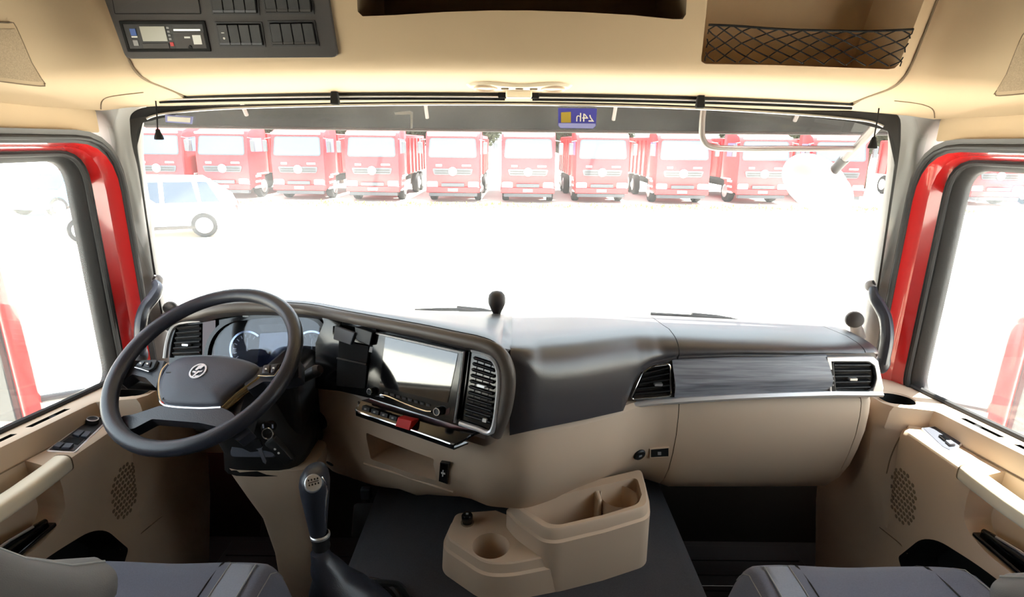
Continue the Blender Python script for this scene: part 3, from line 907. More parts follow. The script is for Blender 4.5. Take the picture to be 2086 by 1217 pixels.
# driver side hood: top sheet ending in a rolled rim
HOOD = [(333, 663, 1.405), (345, 652, 1.405), (365, 644, 1.40), (400, 640, 1.39), (430, 632, 1.378), (470, 627, 1.368), (520, 625, 1.356), (590, 628, 1.33), (640, 633, 1.29), (700, 645, 1.222),
        (780, 660, 1.152), (860, 675, 1.09), (930, 690, 1.04), (980, 701, 1.01), (1010, 714, .992), (1027, 733, .985), (1036, 762, .985), (1035, 800, .988), (1026, 845, .993), (1009, 886, .999)]
hood = smoothpath([at(a, b, Y=c) for a, b, c in HOOD], 5)
rimo = MB().tube(hood, .0135, 12).build('hood_rim', 'pad_rim', dash)
MB().tube([p + V((0, .004, .0132)) for p in hood[:72]], .0011, 6).build('rim_stitch', 'rubber', rimo)
def dash_back(x, z=None):
    return V((x, 1.60 - .12 * (x / .97) ** 2, .862))
rows = []
for p in hood[:74]:
    b = dash_back(p.x * 1.02)
    rows.append([b, b.lerp(p, .25) + V((0, 0, .012)), b.lerp(p, .5) + V((0, 0, .016)), b.lerp(p, .75) + V((0, 0, .014)), p + V((0, .025, .0135)), p + V((0, .004, .0128)), p + V((0, -.001, .002)), p + V((0, .03, -.02))])
e = rows[-1]
rows.append([dash_back(-.010), V((-.010, 1.40, .911)), V((-.010, 1.24, .945)), V((-.010, 1.10, .965)), V((-.010, 1.03, .972)), V((-.010, 1.0, .970)), V((-.010, .999, .955)), V((-.010, 1.03, .93))])
MB().sheet(rows, (0, .0, -.012)).build('dash_top', 'pad_grey', dash)

# passenger side: one soft pad in three pieces with joints between them
EY = [(-.012, .990), (.02, .992), (.05, 1.006), (.12, 1.058), (.20, 1.125), (.27, 1.184), (.32, 1.214), (.36, 1.226), (.5, 1.232), (.7, 1.238), (.83, 1.250), (.865, 1.262), (.89, 1.29)]
ET = [(-.012, .972), (.02, .966), (.05, .958), (.12, .944), (.20, .931), (.27, .919), (.32, .911), (.36, .906), (.5, .901), (.7, .895), (.83, .889), (.865, .886), (.89, .872)]
EB = [(-.012, .786), (.10, .766), (.20, .750), (.262, .739), (.274, .760), (.285, .795), (.300, .832), (.32, .852), (.345, .862), (.40, .866), (.7, .862), (.83, .858), (.89, .854)]
ER = [(-.012, .016), (.03, .034), (.08, .058), (.36, .060), (.83, .050), (.89, .03)]
sm = lambda tab: (lambda pts: [(p.x, p.y) for p in pts])(smoothpath([(a, b, 0) for a, b in tab], 6))
EYs, ETs, ERs = sm(EY), sm(ET), sm(ER)
LIP = [(1000, 890), (1010, 888), (1100, 868), (1200, 848), (1272, 832), (1282, 806), (1293, 776), (1308, 753), (1330, 739), (1380, 728), (1500, 723), (1700, 722), (1790, 724)]
def lip_z(x, y):
    z = .80
    for _ in range(12):
        px, py = proj((x, y, z)); z += (py - interp(LIP, px)) * .0009
    return z
def pad(x0, x1, name, n):
    rows = []
    for i in range(n + 1):
        x = x0 + (x1 - x0) * i / n
        y, zt, r = interp(EYs, x), interp(ETs, x), interp(ERs, x); zb = lip_z(x, y)
        b = dash_back(x); col = [b, b.lerp(V((x, y + r, zt)), .35) + V((0, 0, .008)), b.lerp(V((x, y + r, zt)), .7) + V((0, 0, .006)), V((x, y + r * 1.6, zt + .001))]
        rz = min(r, (zt - zb) * .8)
        for k in range(9):
            a = PI / 2 * k / 8
            col.append(V((x, y + r - r * math.sin(a), zt - rz + rz * math.cos(a))))
        tl = max(.0, zt - rz - zb)
        for k in (1, 2, 3):
            col.append(V((x, y + .004 * k / 3, zt - rz - tl * k / 3)))
        col.append(V((x, y + .035, zb + .002)))
        rows.append(col)
    return MB().sheet(rows, (0, .006, -.012)).build(name, 'pad_grey', dash, ang=60)
pad(-.012, .3805, 'centre_pad', 48)
pad(.3825, .8295, 'passenger_pad', 26)
pad(.8315, .888, 'end_pad', 8)
# dark filler below the joints
MB().box((.3815, 1.36, .855), (.02, .22, .03)).build('joint_filler', 'rubber', dash)

# beige lower dash
BY = [(-.94, 1.40), (-.60, 1.39), (-.52, 1.345), (-.45, 1.30), (-.38, 1.235), (-.30, 1.178), (-.20, 1.114), (-.10, 1.056), (-.05, 1.030), (-.012, 1.018), (.03, 1.022), (.10, 1.066), (.20, 1.145), (.27, 1.208), (.33, 1.240), (.40, 1.249), (.60, 1.252), (.83, 1.258), (.87, 1.262), (.893, 1.30)]
BYs = sm(BY)
LOW = [(.752, .004), (.744, -.002), (.715, -.006), (.67, -.004), (.62, .008), (.57, .026), (.53, .05), (.50, .078)]
def low_col(x, zbot):
    y = interp(BYs, x); col = []; ztop = interp([(-.06, .752), (-.012, .798), (.25, .752)], x)
    kk = interp([(-.5, 1.0), (-.25, 1.4), (-.1, 2.9), (.15, 2.9), (.3, 2.0), (.42, 1.0)], x)
    for z, dy in LOW:
        if dy > 0: dy *= kk
        zz = ztop - (.752 - z) * (ztop - zbot) / (.752 - .50)
        col.append(V((x, y + dy, zz)))
    e = col[-1]
    col += [e + V((0, .02, -.004)), e + V((0, .25, .0)), V((x, y + .30, ztop))]
    return col
def low(x0, x1, n, zb, name):
    rings = []
    for i in range(n + 1):
        x = x0 + (x1 - x0) * i / n
        rings.append(low_col(x, zb(x)))
    return MB().loft(rings, cap=True).build(name, 'beige', dash, ang=50)
centre = low(-.575, .3985, 78, lambda x: interp([(-.6, .425), (-.45, .43), (-.3, .47), (-.1, .47), (0, .46), (.25, .455)], x), 'centre_panel')
glove = low(.4005, .8475, 24, lambda x: .455, 'glovebox_door')
endp = low(.8495, .893, 6, lambda x: .455 + .03 * (x - .84) / .05, 'end_panel')
knee = low(-.945, -.70, 10, lambda x: .52, 'knee_panel')
knee2 = low(-.699, -.578, 6, lambda x: .52, 'column_panel')
MB().box((-.73, 1.50, .50), (.42, .16, .03)).build('knee_ledge', 'beige_dark', dash, bevel=.004)
MB().box((-.72, 1.445, .565), (.075, .012, .008)).build('knee_latch', 'beige', knee, bevel=.003)
for x, z0, z1 in ((.3995, .745, .47), (.8485, .745, .475)):
    MB().tube([p + V((0, .004, 0)) for p in low_col(x, .458)[:8]], .0026, 6).build('door_joint', 'felt_black', dash)

# cubby below the centre stack
CP = Plane((-.16, 1.09, .66), (.862, -.506, 0), (0, 0, 1))
q = CP.pxs([(742, 884), (886, 934), (881, 986), (744, 944)])
cut(centre, MB().prism([CP.pt(a, b, .08) for a, b in roundpoly(q, .006)], CP.n * -.19), 'beige')
B = bvh_of(centre)
def on_centre(pts, off=0.0): return drape(B, pts, off)
lip = on_centre([(742, 944), (800, 962), (880, 988), (924, 1002)], .001)
MB().tube(lip, .0028, 8).build('cubby_lip', 'beige', centre)
pl = surf_plane(B, 905, 962)
q = pl.pxs([(898, 941), (916, 944), (913, 985), (895, 979)])
sw = MB().pillow(pl, q, [(1, -.004), (1, .003), (.9, .0045)]).build('rocker_switch', 'gloss_black', centre)
MB().plate(pl, pl.pxs([(901, 959), (909, 961), (909, 964), (901, 962)]), .004, .0052).build('switch_mark', 'white_print', sw)
MB().plate(pl, pl.pxs([(904, 955), (906, 955), (905, 968), (903, 968)]), .004, .0052).build('switch_mark', 'white_print', sw)
# round speaker cap, small plug, socket, USB port
pl = surf_plane(B, 652, 856)
cap_ = MB().revolve([(.026, -.002), (.026, .003), (.023, .006), (.019, .0045), (.0, .0055)], pl.P, pl.n, 28).build('round_cap', 'black_plastic', centre)
pl = surf_plane(B, 672, 945)
MB().pillow(pl, [(.014 * math.cos(2 * PI * k / 16), .0075 * math.sin(2 * PI * k / 16)) for k in range(16)], [(1, -.002), (1, .0015), (.7, .0002)]).build('small_plug', 'felt_black', centre)
pl = surf_plane(B, 1302, 926)
so = MB().revolve([(.0165, -.002), (.0165, .003), (.014, .006), (.010, .0065), (.0, .006)], pl.P, pl.n, 22).build('power_socket', 'black_plastic', centre)
MB().plate(pl, [(-.004, -.003), (.004, -.003), (.004, .003), (-.004, .003)], .0062, .0070).build('socket_mark', 'grey_print', so)
pl = surf_plane(B, 1342, 921)
q = pl.pxs([(1325, 914), (1361, 911), (1361, 928), (1325, 930)])
MB().ring(pl, inset(q, -.0025), q, -.006, .0045).build('port_frame', 'beige', centre)
us = MB().plate(pl, q, -.006, .0036).build('usb_port', 'felt_black', centre)
MB().plate(pl, pl.pxs([(1339, 919), (1346, 919), (1346, 925), (1339, 925)]), .0035, .0046).build('usb_mark', 'grey_print', us)

# ---- passenger fascia: vents, wood-look inlay, silver strip
PF = Plane((.6, 1.238, .81), (1, .022, 0), (0, .02, 1))
fas = MB().plate(PF, PF.pxs([(1276, 828), (1300, 756), (1330, 735), (1380, 726), (1690, 716), (1786, 722), (1797, 805), (1700, 812), (1500, 815)]), -.03, -.006).build('fascia_back', 'pad_rim', dash)
q = PF.pxs([(1369, 733), (1684, 723), (1694, 796), (1374, 812)])
A, Bq, C, D_ = [V(p) for p in q]
rows = []
for t, off in ((0, -.004), (.03, .0), (.56, .014), (.62, .0145), (.67, .013), (.97, .000), (1, -.004)):
    rows.append([PF.pt(*A.lerp(Bq, u).lerp(D_.lerp(C, u), t), off) for u in [k / 12 for k in range(13)]])
MB().sheet(rows, (0, .01, 0)).build('wood_inlay', 'grey_wood', dash, ang=25)

def vent(pl, quad, frame_pts, n, nm, fm='chrome', closed=True, frame_r=.0035, handle=None, skew=0.0, parent=dash):
    v = MB().plate(pl, inset(roundpoly(pl.pxs(frame_pts), .006), .001) if closed else pl.pxs(quad), -.02, -.006).build(nm, 'felt_black', parent)
    fr = smoothpath([pl.px(*p, .001) for p in frame_pts], 4, closed) if not closed else [pl.pt(*p, .001) for p in roundpoly(pl.pxs(frame_pts), .008)]
    MB().tube(fr, frame_r, 8, closed=closed, up=pl.n, flat=1.2).build('vent_frame', fm, v)
    A, Bq, C, D_ = [V(p) for p in pl.pxs(quad)]
    for i in range(n):
        t = (i + .5) / n
        l, r = A.lerp(D_, t), Bq.lerp(C, t)
        h = ((D_ - A).length / n) * .30
        vs = []
        for off, dz in ((-.002, -h), (.003, h * .2), (.0025, h * .6), (-.010, h * 1.3)):
            vs.append((off, dz))
        ra = [pl.pt(l.x, l.y + dz, off) for off, dz in vs]; rb = [pl.pt(r.x, r.y + dz, off) for off, dz in vs]
        MB().loft([ra, rb], cap=True).build('slat', 'black_plastic', v)
    if handle:
        c = pl.pix(*handle)
        MB().pillow(pl, roundpoly([(c[0] - .010, c[1] - .003), (c[0] + .010, c[1] - .003), (c[0] + .010, c[1] + .003), (c[0] - .010, c[1] + .003)], .0015), [(1, -.004), (1, .007), (.85, .009)]).build('vent_tab', 'silver', v)
    return v
vent(PF, [(1316, 757), (1363, 744), (1365, 803), (1291, 809)], [(1286, 813), (1312, 756), (1328, 746), (1364, 741), (1366, 806)], 5, 'passenger_vent', frame_r=.0028, handle=(1340, 782))
vr = vent(PF, [(1698, 739), (1772, 739), (1772, 795), (1702, 797)], [(1694, 736), (1768, 736), (1780, 745), (1784, 768), (1778, 788), (1766, 797), (1700, 798)], 5, 'end_vent', fm='black_plastic', frame_r=.003, handle=(1735, 771))
# silver surround of the end vent and the strip that runs left from it
o1 = PF.pxs([(1683, 727), (1778, 727), (1787, 735), (1798, 790), (1796, 804), (1690, 808)])
i1 = PF.pxs([(1692, 736), (1768, 736), (1780, 745), (1784, 770), (1776, 796), (1700, 799)])
MB().ring(PF, o1, i1, -.012, .004).build('vent_surround', 'satin_silver', dash, bevel=.0015)
st_top = [(1275, 822), (1330, 815), (1400, 809), (1500, 803), (1600, 799), (1700, 796), (1796, 797)]
st_bot = [(1272, 832), (1330, 826), (1400, 821), (1500, 815), (1600, 811), (1700, 808), (1797, 808)]
rt = [PF.px(*p, 0) for p in st_top]; rb = [PF.px(*p, 0) for p in st_bot]
MB().sheet([[a + PF.n * -.006 for a in rt], [a + PF.n * .005 for a in rt], [a.lerp(b, .5) + PF.n * .009 for a, b in zip(rt, rb)], [b + PF.n * .004 for b in rb], [b + PF.n * -.006 for b in rb]], (0, .004, 0)).build('silver_strip', 'satin_silver', dash, ang=60)
for px, qq in ((1373, [(1369, 759), (1376, 758), (1377, 800), (1370, 801)]), (1694, [(1690, 752), (1697, 752), (1700, 797), (1693, 797)])):
    wh = MB().plate(PF, PF.pxs(qq), -.004, .0045).build('vent_wheel', 'black_plastic', dash, bevel=.001)
    c = [sum(p[k] for p in qq) / 4 for k in (0, 1)]
    for d in (-9, 0, 9):
        MB().plate(PF, PF.pxs([(c[0] - 1.5, c[1] + d - 1.5), (c[0] + 1.5, c[1] + d - 1.5), (c[0] + 1.5, c[1] + d + 1.5), (c[0] - 1.5, c[1] + d + 1.5)]), .004, .0055).build('wheel_mark', 'grey_print', wh)

# ---- centre stack, turned to the driver
a12 = math.radians(13)
SP = Plane((-.106, 1.05, .90), (.862, -.506, 0), (.506 * math.sin(a12), .862 * math.sin(a12), math.cos(a12)))
bk = SP.pxs([(664, 640), (760, 655), (960, 698), (1004, 722), (1022, 752), (1022, 830), (1004, 884), (940, 872), (750, 812), (690, 798), (640, 792), (640, 700)])
MB().plate(SP, bk, -.045, -.004).build('stack_panel', 'gloss_black', dash)
# stack vent with C-shaped silver frame
vent(SP, [(966, 724), (1008, 738), (999, 868), (946, 852)], [(963, 713), (988, 721), (1008, 736), (1017, 764), (1015, 815), (1003, 879), (972, 873), (938, 862)], 11, 'stack_vent', fm='satin_silver', closed=False, frame_r=.0055, handle=(984, 786))
for x in (-14, 0, 14):
    a, b = SP.px(985 + x, 735 + x * .3, -.004), SP.px(973 + x, 855 + x * .3, -.004)
    MB().tube([a, b], .0012, 5).build('vane', 'black_plastic', dash)
MB().plate(SP, SP.pxs([(985, 852), (993, 854), (992, 861), (984, 859)]), -.002, .004).build('vent_mark', 'white_print', dash)
# infotainment unit
iu = thing('infotainment_unit', SP.px(850, 770), 'black touch screen unit reflecting the steering wheel in the centre stack', 'screen')
bz = roundpoly(SP.pxs([(768, 676), (948, 717), (930, 858), (748, 806)]), .006)
MB().pillow(SP, bz, [(1, -.006), (1, .006), (.985, .008)]).build('unit_body', 'gloss_black', iu)
MB().tube([SP.px(*p, .008) for p in ((768, 678), (948, 718))], .0022, 6).build('top_edge', 'silver', iu)
MB().tube([SP.px(*p, .008) for p in ((950, 716), (943, 780), (931, 860))], .0028, 6).build('side_edge', 'silver', iu)
MB().plate(SP, roundpoly(SP.pxs([(791, 686), (938, 720), (917, 820), (779, 786)]), .002), .006, .0092).build('screen', 'screen_glass', iu)
for c, r in (((765, 796), .0085), ((901, 836), .0095)):
    P = SP.px(*c)
    kn = MB().revolve([(r, .006), (r, .016), (r * .86, .019), (0, .0185)], P, SP.n, 22).build('dial', 'black_plastic', iu)
    MB().revolve([(r * .9, .0185), (r * .86, .0205), (r * .66, .0205), (r * .62, .0185)], P, SP.n, 22).build('dial_ring', 'chrome', kn)
for k in range(8):
    t = k / 7; c = V((793, 800)).lerp(V((878, 824)), t)
    MB().pillow(SP, SP.pxs([(c.x - 4, c.y - 3), (c.x + 4, c.y - 1), (c.x + 3.6, c.y + 4), (c.x - 4.4, c.y + 2)]), [(1, .006), (1, .0095), (.8, .0102)]).build('button', 'panel_dark', iu)
pth = [SP.px(*p, .009) for p in ((772, 806), (792, 806), (830, 822), (868, 836), (884, 838))]
MB().tube(smoothpath(pth, 4), .0022, 6).build('chrome_line', 'chrome', iu)
MB().plate(SP, SP.pxs([(775, 806), (782, 801), (788, 809)]), .007, .010).build('hazard_mark', 'silver', iu)
MB().plate(SP, SP.pxs([(914, 833), (922, 829), (920, 842), (912, 845)]), .007, .0088).build('red_mark', 'red_panel', iu)
# open pocket and hinged lid left of the screen
MB().plate(SP, SP.pxs([(692, 692), (752, 706), (748, 740), (690, 728)]), -.002, .002).build('upper_pocket', 'felt_black', dash)
MB().plate(SP, SP.pxs([(688, 733), (748, 746), (744, 792), (686, 786)]), -.002, .0015).build('lower_pocket', 'felt_black', dash)
MB().tube([SP.px(*p, .002) for p in ((688, 730), (748, 743))], .0025, 6).build('pocket_edge', 'panel_dark', dash)
lid = thing('flip_lid', SP.px(715, 690), 'small raised grey lid left of the touch screen', 'lid')
lq = roundpoly(SP.pxs([(699, 663), (740, 677), (731, 702), (696, 690)]), .003)
MB().plate(SP, lq, .016, .026).build('lid_plate', 'truck_grey', lid, bevel=.002)
MB().plate(SP, SP.pxs([(692, 664), (699, 663), (697, 690), (690, 690)]), .0, .02).build('lid_arm', 'gloss_black', lid)
br = roundpoly(SP.pxs([(735, 664), (772, 676), (766, 704), (738, 692)]), .004)
MB().plate(SP, br, .0, .02).build('hinge_block', 'black_plastic', lid, bevel=.002)
MB().plate(SP, SP.pxs([(756, 706), (768, 709), (766, 720), (754, 717)]), -.002, .004).build('silver_key', 'grey_print', dash)
# bright upper strips of the stack panel
MB().plate(SP, SP.pxs([(656, 648), (694, 655), (690, 700), (678, 700)]), -.004, .0).build('panel_tile', 'gloss_black', dash)
MB().plate(SP, SP.pxs([(697, 652), (768, 668), (766, 676), (696, 662)]), -.004, .0015).build('panel_tile', 'gloss_black', dash)
# switch shelf below the screen
sh_top = [SP.px(*p, 0) for p in ((735, 816), (790, 833), (850, 852), (910, 872), (966, 884))]
sh_low = [SP.px(*p, .022) for p in ((739, 834), (790, 851), (850, 871), (905, 890), (938, 901))]
MB().sheet([[p - SP.n * .03 for p in sh_top], sh_top, sh_low, [p - V((0, 0, .008)) for p in sh_low], [p - V((0, 0, .008)) - SP.n * .05 for p in sh_low]], (0, 0, -.004)).build('switch_shelf', 'gloss_black', dash)
edge = [(734, 817), (735, 828), (741, 835), (790, 852), (850, 872), (905, 891), (936, 901), (946, 898), (964, 886)]
MB().tube(smoothpath([SP.px(*p, .020 if 733 < p[0] < 940 and p[1] > 830 else .006) for p in edge], 4), .0025, 8).build('shelf_edge', 'chrome', dash)
for i in range(4):
    c = V((757, 832)).lerp(V((812, 850)), i / 3)
    k = MB().pillow(SP, SP.pxs([(c.x - 8, c.y - 8), (c.x + 8, c.y - 3), (c.x + 6, c.y + 6), (c.x - 10, c.y + 1)]), [(1, .004), (1, .015), (.9, .017)]).build('shelf_switch', 'black_plastic', dash)
    MB().plate(SP, SP.pxs([(c.x - 3, c.y - 3), (c.x + 1, c.y - 2), (c.x, c.y + 1), (c.x - 4, c.y)]), .0165, .0178).build('switch_mark', 'grey_print', k)
MB().pillow(SP, SP.pxs([(826, 846), (856, 853), (850, 873), (820, 864)]), [(1, .004), (1, .022), (.9, .026)]).build('hazard_switch', 'red_button', dash)

# ---- instrument cluster and left vent
CL = Plane((-.66, 1.385, .83), (1, -.10, 0), (0, .30, .95))
MB().plate(CL, CL.pxs([(338, 652), (420, 640), (600, 632), (676, 645), (692, 700), (692, 792), (560, 800), (338, 800)]), -.05, -.012).build('cluster_surround', 'gloss_black', dash)
MB().plate(CL, CL.pxs([(411, 656), (437, 652), (437, 727), (410, 727)]), -.012, -.004).build('red_strip', 'red_panel', dash)
vent(CL, [(362, 664), (407, 659), (407, 724), (351, 726)], [(337, 730), (341, 700), (349, 674), (360, 661), (378, 656), (409, 653)], 6, 'driver_vent', fm='satin_silver', closed=False, frame_r=.0055, handle=(381, 703))
ic = thing('instrument_cluster', CL.px(555, 710), 'instrument cluster with round gauge behind the steering wheel', 'gauges')
lens = [(432, 770), (430, 722), (440, 688), (462, 664), (490, 653), (540, 647), (600, 645), (640, 650), (662, 668), (672, 700), (668, 740), (650, 765), (600, 772)]
lo = [(p.x, p.y) for p in smoothpath([(a, b, 0) for a, b in lens], 4, True)]
lab_ = CL.pxs(lo)
MB().ring(CL, inset(lab_, -.008), inset(lab_, .002), -.012, .018).build('cluster_rim', 'gloss_black', ic)
MB().plate(CL, lab_, -.03, -.010).build('cluster_back', 'felt_black', ic)
def arc_ring(c, r0, r1, a0, a1, t, nm, m, par):
    cx, cy = CL.pix(*c); pts = []
    n = 20
    out = [(cx + r1 * math.cos(a0 + (a1 - a0) * k / n), cy + r1 * math.sin(a0 + (a1 - a0) * k / n)) for k in range(n + 1)]
    inn = [(cx + r0 * math.cos(a0 + (a1 - a0) * k / n), cy + r0 * math.sin(a0 + (a1 - a0) * k / n)) for k in range(n, -1, -1)]
    return MB().plate(CL, out + inn, t, t + .004).build(nm, m, par)
for c in ((500, 712), (632, 712)):
    g = arc_ring(c, .044, .049, math.radians(50), math.radians(230), -.010, 'gauge_ring', 'chrome', ic)
    cx, cy = CL.pix(*c)
    MB().plate(CL, [(cx + .043 * math.cos(k * PI / 12), cy + .043 * math.sin(k * PI / 12)) for k in range(24)], -.011, -.009).build('gauge_face', 'panel_dark', g)
    for k in range(9):
        a = math.radians(60 + 20 * k)
        p0, p1 = V((cx + .031 * math.cos(a), cy + .031 * math.sin(a))), V((cx + .039 * math.cos(a), cy + .039 * math.sin(a)))
        w = (p1 - p0).orthogonal().normalized() * .0012
        MB().plate(CL, [p0 - w, p0 + w, p1 + w, p1 - w], -.0092, -.008).build('tick', 'white_print', g)
    MB().plate(CL, [(cx - .002, cy - .005), (cx + .002, cy - .005), (cx + .001, cy + .03), (cx - .001, cy + .03)], -.0088, -.007).build('needle', 'white_print', g)
MB().plate(CL, CL.pxs([(527, 680), (605, 676), (605, 760), (520, 760)]), -.010, -.007).build('cluster_display', 'screen_lcd', ic)
MB().plate(CL, roundpoly(CL.pxs([(523, 662), (592, 660), (592, 674), (530, 677)]), .004), -.010, -.008).build('warning_strip', 'panel_dark', ic)
MB().plate(CL, CL.pxs([(502, 644), (514, 644), (514, 647), (502, 647)]), .012, .018).build('hood_mark', 'silver', ic)
MB().plate(CL, lab_, .006, .009).build('cluster_lens', 'cluster_lens', ic)

# ---- small things on the dash top
def bulb(px0, py0, px1, py1, y, label):
    a, b = at(px0, py0, Y=y), at(px1, py1, Y=y)
    return a, b
a = at(1012, 642, Y=1.46); c = at(1012, 608, Y=1.46); w = (at(1030, 608, Y=1.46) - at(994, 608, Y=1.46)).length / 2
sn = thing('dash_sensor', a, 'dark egg-shaped sensor on a short stem at the windscreen base', 'sensor')
MB().revolve([(.3 * w, -.02), (.42 * w, 0), (.46 * w, .006), (.72 * w, .018), (.96 * w, .032), (w, .046), (.9 * w, .057), (.6 * w, .065), (0, .068)], a, (0, 0, 1), 22).build('sensor_head', 'panel_dark', sn)
MB().revolve([(.58 * w, -.022), (.58 * w, -.004), (.5 * w, .0)], a, (0, 0, 1), 20, cap=True).build('sensor_foot', 'black_plastic', sn)
for px, py, r, y, lab in ((1741, 652, 18, 1.44, 'round dark tweeter at the right end of the dashboard'), (347, 628, 14, 1.47, 'round dark tweeter at the left end of the dashboard')):
    c = at(px, py, Y=y); rr = (at(px + r, py, Y=y) - c).length
    tw = thing('tweeter', c, lab, 'tweeter')
    s = 1 if px > 1000 else -1
    ax = V((-s * .45, -1, .15)).normalized()
    MB().revolve([(rr * .45, -.03), (rr * .8, -.018), (rr, -.004), (rr * .98, .002), (rr * .9, .004)], c, ax, 22).build('tweeter_shell', 'pillar_grey', tw)
    MB().revolve([(rr * .92, .002), (rr * .85, .006), (rr * .5, .010), (0, .011)], c, ax, 22).build('tweeter_grille', 'panel_dark', tw)
    MB().tube([c - ax * .02, c - ax * .03 + V((s * .02, .01, -.03)), c - ax * .03 + V((s * .03, .01, -.06))], [.014, .016, .02], 10).build('tweeter_foot', 'pillar_grey', tw)

# ------------------------------------------------------------------ steering wheel
WC = V((-.6803, 1.141, .8756)); wt, wp = .978, -.215
wn = V((math.sin(wp) * math.cos(wt), -math.cos(wp) * math.cos(wt), math.sin(wt)))
wr = V((math.cos(wp), math.sin(wp), 0)); wu = wr.cross(-wn)
WP = Plane(WC, wr, wu)
sw = thing('steering_wheel', WC, 'black leather steering wheel with round silver emblem', 'steering wheel')
rimp = [WP.pt(.2 * math.cos(a), .2 * math.sin(a), 0) for a in [2 * PI * k / 64 for k in range(64)]]
MB().tube(rimp, .0165, 14, closed=True, up=WP.n).build('rim', 'leather', sw)
# airbag pad
padpx = [(316, 790), (322, 762), (340, 736), (368, 722), (405, 718), (445, 719), (490, 726), (524, 741), (512, 762), (480, 784), (456, 806), (444, 821), (400, 823), (345, 821), (325, 815)]
pab = WP.pxs([(p.x, p.y) for p in smoothpath([(a, b, 0) for a, b in padpx], 3, True)])
PO = -.012
MB().pillow(WP, pab, [(1.0, -.055), (1.0, PO - .006), (.985, PO), (.95, PO + .005), (.85, PO + .009), (.5, PO + .012)]).build('airbag_cover', 'leather_pad', sw, ang=60)
MB().tube(smoothpath([WP.px(*p, PO + .0065) for p in ((330, 808), (332, 813), (380, 816), (432, 816), (436, 810))], 3), .0009, 5).build('cover_seam', 'black_plastic', sw)
# chrome trims left and right of the pad
MB().tube(smoothpath([WP.px(*p, PO - .002) for p in ((334, 735), (322, 750), (316, 775), (317, 800), (324, 816), (345, 822), (400, 825), (444, 823))], 4), .0035, 8).build('trim_line', 'chrome', sw)
tr = [(442, 824), (458, 808), (482, 787), (512, 766), (527, 750), (536, 738)]
tl = [(452, 826), (466, 812), (490, 792), (520, 772), (536, 756), (545, 740)]
tw_ = [0.3, .4, .6, .9, 1, 1]
MB().sheet([[WP.px(*p, PO - .002) for p in tr], [WP.pt(*V(WP.pix(*a)).lerp(V(WP.pix(*b)), .5), PO + .003) for a, b in zip(tr, tl)], [WP.px(*p, PO - .006) for p in tl]], WP.n * -.004).build('trim_blade', 'chrome_beige_reflection', sw)
# spokes
def spoke(pts, nm, m='leather', t0=-.040, t1=-.016, r=.004):
    return MB().pillow(WP, roundpoly(WP.pxs(pts), r), [(1, t0), (1, t1), (.96, t1 + .004)]).build(nm, m, sw)
spoke([(230, 742), (262, 728), (330, 728), (322, 752), (312, 786), (290, 764), (262, 757), (236, 775)], 'spoke')
spoke([(520, 742), (575, 734), (606, 726), (606, 762), (575, 772), (530, 772), (500, 790), (490, 776)], 'spoke')
spoke([(236, 842), (262, 838), (316, 820), (400, 826), (450, 824), (470, 834), (505, 872), (478, 892), (446, 866), (400, 856), (300, 848), (262, 868), (238, 872)], 'lower_spoke', 'leather')
# back of the hub, down to the column
MB().pillow(WP, WP.pxs([(330, 745), (500, 745), (470, 840), (345, 830)]), [(1, -.10), (1.05, -.05), (1, -.03)]).build('hub_back', 'black_plastic', sw)
# button pods
def pod(pts, marks, m='black_plastic'):
    k = MB().pillow(WP, roundpoly(WP.pxs(pts), .004), [(1, -.02), (1, -.008), (.94, -.005)]).build('button_pod', m, sw)
    for q in marks:
        bt = MB().pillow(WP, roundpoly(WP.pxs(q), .002, 2), [(1, -.006), (1, -.003), (.85, -.002)]).build('button', 'leather', k)
        c = V((sum(p[0] for p in q) / 4, sum(p[1] for p in q) / 4))
        MB().plate(WP, WP.pxs([(c.x - 2, c.y - 1.5), (c.x + 2, c.y - 1.5), (c.x + 2, c.y + 1.5), (c.x - 2, c.y + 1.5)]), -.0022, -.0012).build('button_mark', 'white_print', bt)
    return k
pod([(271, 744), (284, 731), (318, 730), (310, 748), (300, 753)], [[(275, 743), (284, 735), (294, 735), (287, 745)], [(290, 745), (296, 735), (307, 735), (303, 747)]])
pod([(524, 762), (534, 741), (570, 737), (567, 746), (556, 762)], [[(532, 759), (536, 744), (549, 742), (547, 759)], [(550, 758), (552, 742), (566, 740), (557, 757)]])
MB().tube([WP.px(*p, -.006) for p in ((523, 763), (540, 764), (557, 763), (566, 750))], .0016, 6).build('pod_trim', 'chrome', sw)
MB().tube([WP.px(*p, -.006) for p in ((271, 746), (285, 750), (300, 755))], .0016, 6).build('pod_trim', 'chrome', sw)
# emblem: ring with a slanted stroke figure
ec = WP.pix(404, 757); er = .0195
EO = PO + .0115
em = MB().revolve([(er, 0), (er, .002), (er * .97, .003), (er * .80, .003), (er * .77, .001)], WP.pt(*ec, EO), WP.n, 32).build('emblem', 'silver', sw)
def ebar(pts): MB().plate(WP, [(ec[0] + x * er, ec[1] + y * er) for x, y in pts], EO, EO + .0028).build('emblem_stroke', 'silver', em)
ebar([(-.30, -.80), (-.05, -.72), (.28, .0), (.05, .05)])
ebar([(-.05, .75), (-.28, .66), (-.42, .10), (-.18, .05), (.0, .30), (.18, .28), (.40, .72), (.12, .80)])
ebar([(-.55, -.05), (-.10, -.10), (-.15, -.30), (-.60, -.25)])
ebar([(.15, .0), (.58, .12), (.55, -.06), (.20, -.22)])
ebar([(.05, -.62), (.50, -.50), (.42, -.66), (.10, -.78)])
for px, py in ((342, 758), (463, 759)):
    MB().plate(WP, WP.pxs([(px - 5, py - 1), (px + 5, py - 1), (px + 5, py + 1), (px - 5, py + 1)]), PO + .009, PO + .0105).build('cover_mark', 'black_plastic', sw)

